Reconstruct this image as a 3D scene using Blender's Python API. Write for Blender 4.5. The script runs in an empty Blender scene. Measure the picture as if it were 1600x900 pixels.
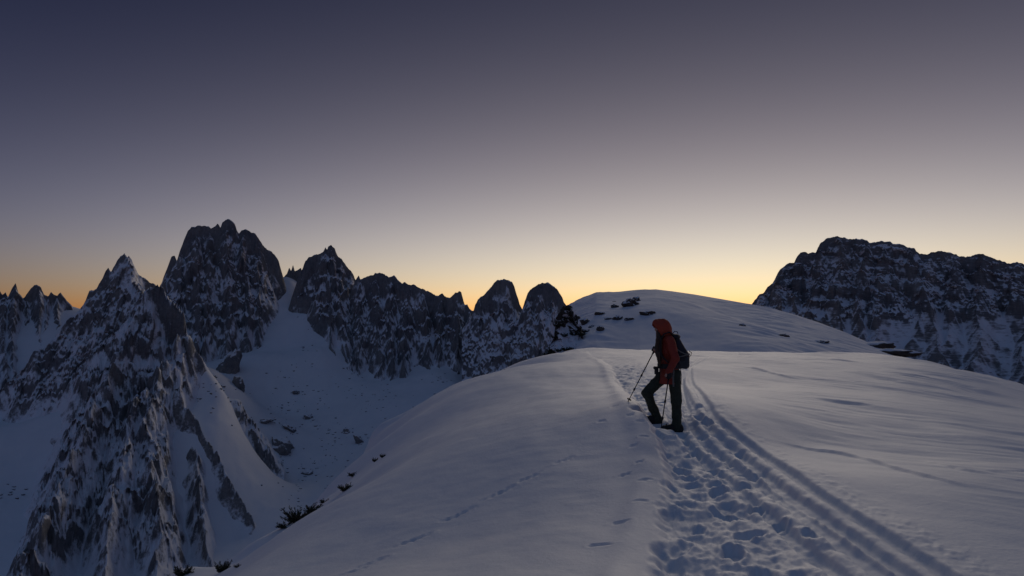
import bpy, bmesh, math, random
import numpy as np
from mathutils import Vector, Matrix

random.seed(7)
rng = np.random.default_rng(7)
sc = bpy.context.scene
COL = sc.collection
R = math.radians

# ------------------------------------------------------------------ camera
CAMZ = 1.65
PITCH = R(3.75)
FPX = 1600 * 24.0 / 36.0
cam_data = bpy.data.cameras.new('camera')
cam_data.lens = 24.0
cam_data.sensor_width = 36.0
cam_data.clip_start = 0.1
cam_data.clip_end = 120000.0
cam = bpy.data.objects.new('camera', cam_data)
COL.objects.link(cam)
cam.location = (0, 0, CAMZ)
cam.rotation_euler = (R(90) + PITCH, 0, 0)
sc.camera = cam

# ------------------------------------------------------------------ dusk sky
SUN_AZ = R(18.0)
world = bpy.data.worlds.new('World')
sc.world = world
world.use_nodes = True
wt = world.node_tree
wn, wl = wt.nodes, wt.links
bg = wn['Background']
sky = wn.new('ShaderNodeTexSky')
sky.sky_type = 'NISHITA'
sky.sun_disc = False
sky.sun_elevation = R(-2.0)
sky.sun_rotation = SUN_AZ
sky.altitude = 2300
sky.air_density = 1.0
sky.dust_density = 1.0

def wmath(op, a, b=None, c=None):
    n = wn.new('ShaderNodeMath'); n.operation = op
    for i, v in enumerate((a, b, c)):
        if v is None: continue
        if isinstance(v, (int, float)): n.inputs[i].default_value = v
        else: wl.new(v, n.inputs[i])
    return n.outputs[0]

tcw = wn.new('ShaderNodeTexCoord')
flat = wn.new('ShaderNodeVectorMath'); flat.operation = 'MULTIPLY'
wl.new(tcw.outputs['Generated'], flat.inputs[0]); flat.inputs[1].default_value = (1, 1, 0)
nrm = wn.new('ShaderNodeVectorMath'); nrm.operation = 'NORMALIZE'
wl.new(flat.outputs[0], nrm.inputs[0])
dot = wn.new('ShaderNodeVectorMath'); dot.operation = 'DOT_PRODUCT'
wl.new(nrm.outputs[0], dot.inputs[0]); dot.inputs[1].default_value = (math.sin(SUN_AZ), math.cos(SUN_AZ), 0)
# twilight falls off away from the sunset and levels out behind
caz = wmath('SUBTRACT', dot.outputs['Value'], 1.0)
caz = wmath('SMOOTH_MAX', caz, -0.62, 0.3)
sepw = wn.new('ShaderNodeSeparateColor'); wl.new(sky.outputs[0], sepw.inputs[0])
sepd = wn.new('ShaderNodeSeparateXYZ'); wl.new(tcw.outputs['Generated'], sepd.inputs[0])
zz = wmath('SMOOTH_MIN', wmath('MAXIMUM', sepd.outputs['Z'], 0.0), 0.52, 0.1)
lng = wmath('LOGARITHM', wmath('MAXIMUM', sepw.outputs[1], 1e-4), math.e)
low = wmath('EXPONENT', wmath('MULTIPLY', zz, -20.0))
def chan(k, g, a, c, d):
    v = wmath('MULTIPLY_ADD', lng, g, k)
    v = wmath('MULTIPLY_ADD', caz, a, v)
    v = wmath('MULTIPLY_ADD', zz, c, v)
    return wmath('EXPONENT', wmath('MULTIPLY_ADD', low, d, v))
combw = wn.new('ShaderNodeCombineColor')
# blue fill added to the unseen sky overhead and behind, brightening the snow
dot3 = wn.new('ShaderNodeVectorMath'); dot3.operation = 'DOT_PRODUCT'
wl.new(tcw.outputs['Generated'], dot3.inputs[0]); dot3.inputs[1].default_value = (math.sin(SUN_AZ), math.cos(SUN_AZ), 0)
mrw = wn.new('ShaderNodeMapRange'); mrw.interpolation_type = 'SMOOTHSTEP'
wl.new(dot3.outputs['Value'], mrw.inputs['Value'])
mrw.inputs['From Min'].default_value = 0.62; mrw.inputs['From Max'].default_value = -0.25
fill_mask = wmath('MULTIPLY', mrw.outputs[0], wmath('MULTIPLY_ADD', wmath('MAXIMUM', sepd.outputs['Z'], 0.0), 1.75, 0.14))
SKY_FILL = (0.025, 0.044, 0.083)
wl.new(wmath('MULTIPLY_ADD', fill_mask, SKY_FILL[0], chan(0.63, 0.123, 3.15, -7.692, -0.213)), combw.inputs[0])
wl.new(wmath('MULTIPLY_ADD', fill_mask, SKY_FILL[1], chan(0.37, 0.997, 1.72, -4.371, -1.229)), combw.inputs[1])
wl.new(wmath('MULTIPLY_ADD', fill_mask, SKY_FILL[2], chan(0.0, 1.734, -0.15, -0.214, -3.016)), combw.inputs[2])
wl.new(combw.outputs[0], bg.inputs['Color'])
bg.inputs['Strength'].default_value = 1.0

# ------------------------------------------------------------------ afterglow as a weak, wide sun
sun_data = bpy.data.lights.new('sun', 'SUN')
sun_data.energy = 0.64
sun_data.angle = R(30)
sun_data.color = (1.0, 0.86, 0.71)
sun = bpy.data.objects.new('sun', sun_data)
COL.objects.link(sun)
SUN_EL = R(17)
sd = Vector((math.sin(SUN_AZ) * math.cos(SUN_EL), math.cos(SUN_AZ) * math.cos(SUN_EL), math.sin(SUN_EL)))
sun.rotation_euler = sd.to_track_quat('Z', 'Y').to_euler()

sc.render.engine = 'CYCLES'
sc.cycles.use_denoising = True
sc.cycles.max_bounces = 5
sc.view_settings.view_transform = 'Standard'
sc.view_settings.look = 'None'
sc.view_settings.exposure = 0.0
sc.view_settings.gamma = 1.0
sc.view_settings.use_curve_mapping = False

# ================================================================== tools
def hash3(ix, iy, iz, seed):
    h = (ix.astype(np.uint32) * np.uint32(374761393)) ^ (iy.astype(np.uint32) * np.uint32(668265263)) \
        ^ (iz.astype(np.uint32) * np.uint32(2147483647)) ^ np.uint32((seed * 144665 + 1013904223) & 0xffffffff)
    h = (h ^ (h >> np.uint32(13))) * np.uint32(1274126177)
    h = (h ^ (h >> np.uint32(16))) * np.uint32(2246822519)
    return h ^ (h >> np.uint32(13))

def vnoise(x, y, z=None, seed=0):
    """gradient noise, about -1..1"""
    x = np.asarray(x, np.float32); y = np.asarray(y, np.float32)
    z = np.zeros_like(x) if z is None else np.asarray(z, np.float32)
    x, y, z = np.broadcast_arrays(x, y, z)
    fx, fy, fz = np.floor(x), np.floor(y), np.floor(z)
    ix, iy, iz = fx.astype(np.int64), fy.astype(np.int64), fz.astype(np.int64)
    dx, dy, dz = x - fx, y - fy, z - fz
    ux, uy, uz = (t * t * t * (t * (t * 6 - 15) + 10) for t in (dx, dy, dz))
    out = 0
    for a in (0, 1):
        for b in (0, 1):
            for c in (0, 1):
                h = hash3(ix + a, iy + b, iz + c, seed)
                gx = ((h & 1023).astype(np.float32) / 511.5 - 1)
                gy = (((h >> np.uint32(10)) & 1023).astype(np.float32) / 511.5 - 1)
                gz = (((h >> np.uint32(20)) & 1023).astype(np.float32) / 511.5 - 1)
                w = (ux if a else 1 - ux) * (uy if b else 1 - uy) * (uz if c else 1 - uz)
                out = out + w * (gx * (dx - a) + gy * (dy - b) + gz * (dz - c))
    return out * 1.3

def fbm(x, y, z=None, oct=4, seed=0, gain=0.5, lac=2.03):
    v, a, f = 0, 1.0, 1.0
    for k in range(oct):
        v = v + a * vnoise(x * f, y * f, None if z is None else z * f, seed + k * 17)
        a *= gain; f *= lac
    return v

def ridged(x, y, z=None, oct=4, seed=0, gain=0.5, lac=2.1):
    v, a, f = 0, 1.0, 1.0
    for k in range(oct):
        v = v + a * (1 - 2.2 * np.abs(vnoise(x * f, y * f, None if z is None else z * f, seed + k * 31)))
        a *= gain; f *= lac
    return v

def sstep(a, b, x):
    t = np.clip((x - a) / (b - a), 0, 1)
    return t * t * (3 - 2 * t)

CP, SP = math.cos(PITCH), math.sin(PITCH)
def azte(px, py):
    """pixel of the 1600x900 photograph -> azimuth and tangent of elevation"""
    px = np.asarray(px, float); py = np.asarray(py, float)
    dx = (px - 800) / FPX; v = (450 - py) / FPX
    fy = CP - v * SP; fz = SP + v * CP
    return np.arctan2(dx, fy), fz / np.hypot(dx, fy)
def pt(px, py, r):
    a, t = azte(px, py)
    r = np.asarray(r, float)
    return np.stack([r * np.sin(a), r * np.cos(a), CAMZ + r * t], -1)

def grid_mesh(name, V, mat, parent=None, closed_u=False, smooth=True, flip=False):
    """V: (nu, nv, 3) grid of points -> one mesh object"""
    nu, nv = V.shape[:2]
    idx = np.arange(nu * nv).reshape(nu, nv)
    if closed_u: idx = np.vstack([idx, idx[:1]])
    a, b, c, d = idx[:-1, :-1], idx[1:, :-1], idx[1:, 1:], idx[:-1, 1:]
    q = np.stack([a, b, c, d] if not flip else [a, d, c, b], -1).reshape(-1, 4)
    return raw_mesh(name, V.reshape(-1, 3), q, mat, parent, smooth)

def raw_mesh(name, verts, quads, mat, parent=None, smooth=True):
    verts = np.asarray(verts, np.float32); quads = np.asarray(quads, np.int32)
    me = bpy.data.meshes.new(name)
    n = quads.shape[1]
    me.vertices.add(len(verts)); me.vertices.foreach_set('co', verts.ravel())
    me.loops.add(quads.size); me.loops.foreach_set('vertex_index', quads.ravel())
    me.polygons.add(len(quads))
    me.polygons.foreach_set('loop_start', np.arange(0, quads.size, n, dtype=np.int32))
    try: me.polygons.foreach_set('loop_total', np.full(len(quads), n, np.int32))
    except Exception: pass
    me.update(calc_edges=True); me.validate()
    if smooth: me.polygons.foreach_set('use_smooth', np.ones(len(me.polygons), bool))
    me.materials.append(mat)
    o = bpy.data.objects.new(name, me); COL.objects.link(o)
    if parent: o.parent = parent
    return o

def tag(o, label=None, cat=None, group=None, kind=None):
    if label: o['label'] = label
    if cat: o['category'] = cat
    if group: o['group'] = group
    if kind: o['kind'] = kind
    return o

def thing(name, loc, label, cat, group=None, rz=0.0):
    o = bpy.data.objects.new(name, None); COL.objects.link(o)
    o.location = loc; o.rotation_euler = (0, 0, rz); o.empty_display_size = 0.2
    return tag(o, label, cat, group)

def tps(P, z, lam=1e-6):
    P = np.asarray(P, float); z = np.asarray(z, float)
    c = P.mean(0); s = np.abs(P - c).max()
    Q = (P - c) / s
    def K(A, B):
        d2 = ((A[:, None, :] - B[None]) ** 2).sum(-1)
        return 0.5 * d2 * np.log(d2 + 1e-12)
    n = len(Q)
    A = np.zeros((n + 3, n + 3)); A[:n, :n] = K(Q, Q) + lam * np.eye(n)
    A[:n, n] = 1; A[:n, n + 1:] = Q; A[n, :n] = 1; A[n + 1:, :n] = Q.T
    w = np.linalg.solve(A, np.concatenate([z, [0, 0, 0]]))
    def f(x, y):
        X = (np.stack([np.ravel(x), np.ravel(y)], -1) - c) / s
        out = np.empty(len(X))
        for i in range(0, len(X), 40000):
            B = X[i:i + 40000]
            out[i:i + 40000] = K(B, Q) @ w[:n] + w[n] + B @ w[n + 1:]
        return out.reshape(np.shape(x))
    return f

# ================================================================== materials
def new_mat(name):
    m = bpy.data.materials.new(name); m.use_nodes = True
    nt = m.node_tree
    return m, nt, nt.nodes['Principled BSDF']
def node(nt, t, **kw):
    n = nt.nodes.new(t)
    for k, v in kw.items(): setattr(n, k, v)
    return n
def noise_node(nt, vec, scale, detail=4, rough=0.55):
    n = node(nt, 'ShaderNodeTexNoise')
    n.inputs['Scale'].default_value = scale; n.inputs['Detail'].default_value = detail
    n.inputs['Roughness'].default_value = rough
    if vec is not None: nt.links.new(vec, n.inputs['Vector'])
    return n.outputs[0]
def ramp_node(nt, fac, stops):
    n = node(nt, 'ShaderNodeValToRGB')
    e = n.color_ramp.elements
    while len(e) < len(stops): e.new(0.5)
    for el, (p, c) in zip(e, stops):
        el.position = p; el.color = (*c, 1) if len(c) == 3 else c
    nt.links.new(fac, n.inputs[0])
    return n.outputs[0]
def nmath(nt, op, a, b=None, clamp=False):
    n = node(nt, 'ShaderNodeMath', operation=op, use_clamp=clamp)
    for i, v in enumerate((a, b)):
        if v is None: continue
        if isinstance(v, (int, float)): n.inputs[i].default_value = v
        else: nt.links.new(v, n.inputs[i])
    return n.outputs[0]

def plain(name, col, rough=0.7, var=0.25, scale=30, metal=0.0, bump=0.0, bscale=80):
    m, nt, p = new_mat(name)
    tc = node(nt, 'ShaderNodeTexCoord').outputs['Object']
    n = noise_node(nt, tc, scale)
    lo = tuple(c * (1 - var) for c in col); hi = tuple(min(1, c * (1 + var)) for c in col)
    nt.links.new(ramp_node(nt, n, [(0.3, lo), (0.7, hi)]), p.inputs['Base Color'])
    p.inputs['Roughness'].default_value = rough
    p.inputs['Metallic'].default_value = metal
    if bump:
        b = node(nt, 'ShaderNodeBump'); b.inputs['Strength'].default_value = bump; b.inputs['Distance'].default_value = 0.01
        nt.links.new(noise_node(nt, tc, bscale), b.inputs['Height'])
        nt.links.new(b.outputs[0], p.inputs['Normal'])
    return m

def snow_mat(name, s1=2.2, s2=26.0, d1=0.03, d2=0.006):
    m, nt, p = new_mat(name)
    pos = node(nt, 'ShaderNodeNewGeometry').outputs['Position']
    n1 = noise_node(nt, pos, s1, 5, 0.6)
    n2 = noise_node(nt, pos, s2, 4, 0.65)
    nt.links.new(ramp_node(nt, n1, [(0.25, (0.76, 0.79, 0.83)), (0.75, (0.84, 0.85, 0.87))]), p.inputs['Base Color'])
    p.inputs['Roughness'].default_value = 0.62
    p.inputs['Specular IOR Level'].default_value = 0.25
    b1 = node(nt, 'ShaderNodeBump'); b1.inputs['Strength'].default_value = 0.5; b1.inputs['Distance'].default_value = d1
    nt.links.new(n1, b1.inputs['Height'])
    b2 = node(nt, 'ShaderNodeBump'); b2.inputs['Strength'].default_value = 0.6; b2.inputs['Distance'].default_value = d2
    nt.links.new(n2, b2.inputs['Height']); nt.links.new(b1.outputs[0], b2.inputs['Normal'])
    nt.links.new(b2.outputs[0], p.inputs['Normal'])
    return m

def rock_snow_mat(name, lo=0.52, hi=0.70, scale=0.05, bump=3.0, rock=((0.18, 0.195, 0.215), (0.33, 0.32, 0.305)), amps=(0.30, 0.34, 0.30),
                  strat=(1, 1, 0.5), rot=(0, 0, 0), attr=True):
    """bare rock where it is steep, snow where it is flat enough to lie"""
    m, nt, p = new_mat(name)
    geo = node(nt, 'ShaderNodeNewGeometry')
    pos = geo.outputs['Position']
    mp = node(nt, 'ShaderNodeMapping'); nt.links.new(pos, mp.inputs['Vector'])
    mp.inputs['Scale'].default_value = strat; mp.inputs['Rotation'].default_value = rot
    sp = mp.outputs[0]
    nb = noise_node(nt, pos, scale * 0.25, 3, 0.55)
    nm = noise_node(nt, sp, scale, 4, 0.62)
    nf = noise_node(nt, sp, scale * 3.6, 6, 0.70)
    sep = node(nt, 'ShaderNodeSeparateXYZ'); nt.links.new(geo.outputs['Normal'], sep.inputs[0])
    s = sep.outputs['Z']
    if attr:
        s = node(nt, 'ShaderNodeAttribute', attribute_name='snowy').outputs['Fac']
    for n_, a_ in zip((nb, nm, nf), amps):
        s = nmath(nt, 'ADD', s, nmath(nt, 'MULTIPLY', nmath(nt, 'SUBTRACT', n_, 0.5), a_ * 2))
    mr = node(nt, 'ShaderNodeMapRange'); mr.interpolation_type = 'SMOOTHSTEP'
    nt.links.new(s, mr.inputs['Value'])
    mr.inputs['From Min'].default_value = lo; mr.inputs['From Max'].default_value = hi
    nc = noise_node(nt, pos, scale * 0.3, 5, 0.6)
    rc = ramp_node(nt, nc, [(0.30, rock[0]), (0.5, tuple((a + b) / 2 for a, b in zip(*rock))), (0.70, rock[1])])
    fine = ramp_node(nt, nf, [(0.3, (0.55, 0.55, 0.57)), (0.7, (1.0, 1.0, 1.0))])
    mx = node(nt, 'ShaderNodeMix', data_type='RGBA', blend_type='MULTIPLY'); mx.inputs[0].default_value = 1.0
    nt.links.new(rc, mx.inputs[6]); nt.links.new(fine, mx.inputs[7])
    mix = node(nt, 'ShaderNodeMix', data_type='RGBA')
    nt.links.new(mr.outputs[0], mix.inputs[0]); nt.links.new(mx.outputs[2], mix.inputs[6])
    mix.inputs[7].default_value = (0.80, 0.82, 0.86, 1)
    nt.links.new(mix.outputs[2], p.inputs['Base Color'])
    p.inputs['Roughness'].default_value = 0.85
    p.inputs['Specular IOR Level'].default_value = 0.15
    b2 = node(nt, 'ShaderNodeBump'); b2.inputs['Distance'].default_value = bump
    nt.links.new(nmath(nt, 'SUBTRACT', 0.8, nmath(nt, 'MULTIPLY', mr.outputs[0], 0.6)), b2.inputs['Strength'])
    nt.links.new(nf, b2.inputs['Height']); nt.links.new(b2.outputs[0], p.inputs['Normal'])
    return m

M_SNOW = snow_mat('snow', 2.2, 24.0, 0.024, 0.0055)
M_FARSNOW = snow_mat('snow_far', 0.03, 0.35, 2.0, 0.25)
M_HILLSNOW = rock_snow_mat('snow_hill', 0.18, 0.34, 0.6, 0.10, amps=(0.1, 0.15, 0.15), attr=False)
M_PEAK = rock_snow_mat('dolomite_rock', 0.46, 0.82, 0.05, 2.2, amps=(0.08, 0.20, 0.40))
M_SPUR = rock_snow_mat('dolomite_spur', 0.48, 0.86, 0.07, 2.0, amps=(0.10, 0.22, 0.42), strat=(1, 1, 0.9))
M_MASSIF = rock_snow_mat('layered_rock', 0.56, 0.96, 0.026, 3.0, amps=(0.14, 0.22, 0.52), strat=(0.36, 0.36, 2.8), rot=(0, R(9), 0))
M_BOULDER = rock_snow_mat('boulder_rock', 0.62, 0.80, 2.0, 0.06, rock=((0.07, 0.065, 0.06), (0.17, 0.15, 0.13)), amps=(0.15, 0.2, 0.2), attr=False)

# ================================================================== near snow ridge
def wz(px, py, r):
    q = pt(px, py, r); return (q[0], q[1], q[2])
CPTS = []
# brow where the snow rolls over to the left
brow = [(330, 935, 7.0), (370, 900, 8.0), (470, 812, 11.0), (560, 745, 15.0), (640, 675, 20), (700, 607, 28), (760, 583, 34),
        (830, 561, 46), (905, 545, 60)]
for b in brow: CPTS.append(wz(*b))
# just outside the brow, then the steep slope
for (px, py, r), dr in zip(brow, (1.5, 1.5, 2, 2.5, 3, 4, 5, 6, 8)):
    x, y, z = wz(px, py, r)
    CPTS.append((x - dr * 0.9, y + dr * 0.55, z - dr * 0.62))
# lower shoulder
for px, py, r in [(570, 722, 24), (582, 694, 28.5), (610, 664, 30), (640, 646, 30), (500, 792, 19.5), (450, 826, 16.5), (400, 849, 13.5), (345, 893, 11.5), (300, 889, 12.5)]:
    CPTS.append(wz(px, py, r))
for px, py, r in [(560, 770, 31), (480, 850, 25), (380, 915, 20), (300, 960, 17), (640, 690, 38), (700, 660, 46), (230, 990, 14)]:
    CPTS.append(wz(px, py, r))
for px, py, r in [(500, 960, 46), (350, 1060, 40), (650, 800, 60), (200, 1150, 30)]:
    CPTS.append(wz(px, py, r))
# far crest line, right edge
for px, py, r in [(960, 546, 62), (1050, 548, 62), (1150, 550, 61), (1270, 552, 59), (1400, 557, 56), (1460, 568, 52), (1530, 585, 46), (1600, 602, 41), (1700, 635, 35), (1800, 670, 30)]:
    CPTS.append(wz(px, py, r))
for px, py, r in [(905, 551, 47), (960, 552, 47), (1050, 554, 46), (1200, 557, 45), (1000, 549.5, 55), (1100, 551, 54), (860, 560, 44), (870, 566, 36), (800, 576, 36), (930, 566, 30), (740, 596, 29), (450, 838, 13.2), (520, 790, 13.0), (1400, 566, 46), (1300, 557, 52), (880, 553, 52), (970, 549, 68), (1050, 551, 70)]:
    CPTS.append(wz(px, py, r))
# beyond the crest
for px, dz, r in [(905, -2.0, 76), (1050, -2.0, 80), (1200, -2.4, 80), (1400, -3.5, 76), (1530, -4.5, 66), (1650, -5.5, 56), (830, -9, 75), (760, -15, 75),
                  (900, -7, 110), (1050, -6, 115), (1200, -7, 115), (1400, -11, 110), (1600, -15, 95), (1800, -12, 60)]:
    a, _ = azte(px, 520); CPTS.append((r * math.sin(a), r * math.cos(a), dz))
# walked ground: left bank top, person, right field
for px, py, r in [(985, 631, 11.4), (900, 640, 11.8), (1040, 646, 10.7), (700, 750, 8.9), (800, 650, 12.8), (560, 880, 6.6), (850, 590, 22), (960, 580, 23),
                  (1080, 600, 18.8), (1250, 600, 21.5), (1450, 640, 15.8), (1250, 700, 10.3), (1500, 750, 8.5), (1300, 560, 46), (1100, 560, 44), (1400, 580, 32)]:
    CPTS.append(wz(px, py, r))
for x, y, z in [(0, 0, 0.0), (1.5, 4.4, 0.04), (3.5, 4.6, 0.06), (-1, 4.4, -0.12), (6, 3, 0.02), (12, 4, -0.5), (25, 2, -3), (-4, 1, -1.2), (-8, 0, -4.5), (-16, 0, -11),
                (-30, 5, -24), (0, -10, -0.3), (10, -12, -1), (-12, -12, -8), (30, -20, -8), (0, -40, -4), (-30, -40, -24), (40, -40, -14), (-45, 30, -36), (60, 0, -18), (70, 40, -24),
                (-40, 60, -38), (-20, 100, -36)]:
    CPTS.append((x, y, z))
CPTS = np.array(CPTS)
H0 = tps(CPTS[:, :2], CPTS[:, 2], 2e-6)

def ground_at(px, py, f=None):
    """where the view through a pixel meets the ridge"""
    a, t = azte(px, py)
    r = np.geomspace(2.0, 70, 900)
    d = CAMZ + r * t - H0(r * math.sin(a), r * math.cos(a))
    k = np.argmax(d < 0) if (d < 0).any() else len(r) - 1
    return np.array([r[k] * math.sin(a), r[k] * math.cos(a)])
def gpoly(pts):
    P = np.array([ground_at(*p) for p in pts])
    out = []
    for i in range(len(P) - 1):        # Catmull-Rom through the points
        p0, p1, p2, p3 = P[max(i - 1, 0)], P[i], P[i + 1], P[min(i + 2, len(P) - 1)]
        for t in np.linspace(0, 1, 7)[:-1]:
            out.append(0.5 * ((2 * p1) + (-p0 + p2) * t + (2 * p0 - 5 * p1 + 4 * p2 - p3) * t * t + (-p0 + 3 * p1 - 3 * p2 + p3) * t ** 3))
    out.append(P[-1])
    return np.array(out)
def polydist(P, x, y):
    """signed side distance (+ on the right when walking along P) and arc length"""
    best = np.full(x.shape, 1e9, np.float32); sd = np.full(x.shape, 1e9, np.float32); al = np.zeros(x.shape, np.float32)
    T = np.gradient(P, axis=0); T /= np.linalg.norm(T, axis=1)[:, None] + 1e-9
    acc = 0.0
    for i in range(len(P) - 1):
        a, b = P[i], P[i + 1]; d = b - a; L = np.hypot(*d)
        if L < 1e-6: continue
        t = np.clip(((x - a[0]) * d[0] + (y - a[1]) * d[1]) / L ** 2, 0, 1)
        ex, ey = x - a[0] - t * d[0], y - a[1] - t * d[1]
        dist = np.sqrt(ex * ex + ey * ey)
        m = dist < best
        tx, ty = T[i, 0] + (T[i + 1, 0] - T[i, 0]) * t, T[i, 1] + (T[i + 1, 1] - T[i, 1]) * t
        best = np.where(m, dist, best)
        sd = np.where(m, np.where(tx * ey - ty * ex > 0, -dist, dist), sd)
        al = np.where(m, acc + t * L, al)
        acc += L
    return sd, al
def offset(P, o):
    T = np.gradient(P, axis=0); T /= np.linalg.norm(T, axis=1)[:, None] + 1e-9
    return P + o * np.stack([T[:, 1], -T[:, 0]], 1)

# walking from near to far
EDGE = gpoly([(965, 1040), (990, 960), (1000, 900), (1016, 850), (1022, 800), (1031, 745), (1024, 695), (1006, 656), (984, 622), (958, 588), (930, 560), (905, 548)])
TRK1 = gpoly([(1640, 1010), (1560, 950), (1485, 900), (1425, 860), (1355, 815), (1285, 770), (1225, 728), (1178, 695), (1140, 665), (1110, 635), (1090, 608), (1079, 585), (1085, 570), (1110, 560)])
TRK2 = gpoly([(1470, 1000), (1400, 930), (1350, 885), (1290, 838), (1225, 785), (1165, 735), (1120, 698), (1088, 665), (1068, 630), (1062, 600), (1070, 580)])

HX, HY, HZ = pt(1042, 673, 10.7)
STANCE = [(HX + 0.06, HY - 0.11, HZ + 0.0, 0.30, 0.17), (HX - 0.23, HY + 0.12, HZ + 0.085, 0.24, 0.15)]
def ridge_height(x, y):
    x = np.asarray(x, float); y = np.asarray(y, float)
    z = H0(x, y)
    r = np.hypot(x, y)
    f = (np.abs(np.arctan2(x, y)) < 1.1) & (r < 90) & (r > 1.0)
    xs, ys, rs = x[f].astype(np.float32), y[f].astype(np.float32), r[f].astype(np.float32)
    if len(xs) == 0: return z
    d = np.zeros_like(xs)
    # broad wind drifts
    d += 0.10 * fbm(xs * 0.22, ys * 0.14, oct=3, seed=3) * sstep(4, 12, rs)
    d += 0.030 * fbm(xs * 0.7 + 3, ys * 0.35, oct=3, seed=9)
    # sastrugi on the open field to the right: long combs, one sharp side
    ang = 0.62
    u = xs * math.cos(ang) - ys * math.sin(ang)      # along the wind
    v = xs * math.sin(ang) + ys * math.cos(ang)
    e_sd, e_al = polydist(EDGE, xs, ys)
    t1, a1 = polydist(TRK1, xs, ys)
    t2, a2 = polydist(TRK2, xs, ys)
    right = sstep(0.3, 2.0, t1)
    w = fbm(u * 0.10, v * 0.6, oct=3, seed=21)
    q = v * 0.9 + 1.2 * w + 0.3 * vnoise(u * 0.35, v * 0.8, seed=22)
    saw = q - np.floor(q)
    comb = np.where(saw < 0.86, saw / 0.86, (1 - saw) / 0.14)
    patch = sstep(0.12, 0.45, vnoise(u * 0.22, v * 0.45 + 7, seed=25))
    d += right * patch * 0.045 * comb * np.clip(rs / 12, 0.6, 2.0)
    d += right * 0.020 * fbm(u * 0.5, v * 3.2, oct=3, seed=27)
    left = sstep(0.1, 0.8, -e_sd)
    d += left * 0.006 * fbm(xs * 2.2, ys * 3.2, oct=3, seed=41)
    # ---- trodden band between the bank on the left and the ski tracks
    inside = sstep(0.0, 0.16, e_sd + 0.07 * vnoise(e_al * 2.1, e_al * 0 + 1, seed=50) + 0.05 * vnoise(xs * 6, ys * 6, seed=51)) * (1 - sstep(-0.15, 0.5, t1))
    depth = (0.075 + 0.10 * sstep(6.5, 9.5, rs) * (1 - sstep(14, 24, rs))) * (1 - sstep(0.5, 1.7, e_sd))
    depth = depth * (1 - 0.75 * sstep(16, 40, rs))
    d -= inside * depth
    d += 0.05 * np.exp(-((e_sd + 0.16) / 0.14) ** 2) * (1 - sstep(20, 50, rs)) * (0.6 + 0.6 * vnoise(e_al * 1.3, e_al * 0, seed=52))
    amp = inside * (1 - 0.6 * sstep(14, 35, rs))
    chew = (1 - sstep(0.6, 1.7, e_sd)) * 0.8 + 0.2
    d += amp * chew * (0.045 * fbm(xs * 2.2, ys * 1.7, oct=3, seed=55) + 0.030 * fbm(xs * 5.5, ys * 4.5, oct=4, seed=57, gain=0.6))
    # ---- boot prints
    prints = []
    lanes = [(0.27, 0.40), (0.60, 0.42), (0.98, 0.60)]
    L = np.concatenate([[0], np.cumsum(np.linalg.norm(np.diff(EDGE, axis=0), axis=1))])
    prng = np.random.default_rng(11)
    for off, step in lanes:
        s = prng.uniform(0, step)
        while s < min(L[-1], 26):
            px_ = np.interp(s, L, EDGE[:, 0]); py_ = np.interp(s, L, EDGE[:, 1])
            qx = np.interp(s + 0.1, L, EDGE[:, 0]) - px_; qy = np.interp(s + 0.1, L, EDGE[:, 1]) - py_
            n = math.hypot(qx, qy) + 1e-9; tx, ty = qx / n, qy / n
            o = off + prng.normal(0, 0.11)
            cx, cy = px_ + ty * o, py_ - tx * o
            th = math.atan2(ty, tx) + prng.normal(0, 0.45)
            prints.append((cx, cy, th, prng.uniform(0.09, 0.21), prng.uniform(0.055, 0.11), prng.uniform(0.025, 0.085) * (1 - 0.6 * min(1, s / 22))))
            s += step * prng.uniform(0.6, 1.7)
    # single prints and dimples on the smooth left snow
    for px_, py_ in [(1005, 690), (990, 702), (1000, 728), (978, 745), (1008, 756), (1001, 790), (970, 820), (1000, 666), (960, 640), (955, 610), (940, 662), (938, 855), (985, 655)]:
        g = ground_at(px_, py_); prints.append((g[0], g[1], prng.uniform(-0.4, 0.4), prng.uniform(0.06, 0.12), 0.035, prng.uniform(0.012, 0.024)))
    trail = [(555, 892), (575, 882), (630, 850), (650, 842), (705, 808), (722, 800), (770, 775), (785, 768), (825, 748), (880, 722)]
    for px_, py_ in trail:
        g = ground_at(px_, py_); prints.append((g[0], g[1], 0.5, prng.uniform(0.10, 0.2), 0.035, prng.uniform(0.008, 0.018)))
        prints.append((g[0] + 0.10, g[1] + 0.10, 0.45, 0.09, 0.03, prng.uniform(0.006, 0.014)))
    for cx, cy, th, la, lb, dep in prints:
        R3 = 2.2 * la
        m = (np.abs(xs - cx) < R3) & (np.abs(ys - cy) < R3)
        if not m.any(): continue
        ex, ey = xs[m] - cx, ys[m] - cy
        p = ex * math.cos(th) + ey * math.sin(th); s_ = -ex * math.sin(th) + ey * math.cos(th)
        rad = np.sqrt((p / la) ** 2 + (s_ / lb) ** 2) + 0.30 * vnoise(ex * 9 + cx * 3, ey * 9, seed=60) + 0.12 * vnoise(ex * 24, ey * 24 + cy, seed=61)
        d[m] += -dep * (1 - sstep(0.55, 1.05, rad)) + 0.22 * dep * np.exp(-((rad - 1.25) / 0.22) ** 2)
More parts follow.
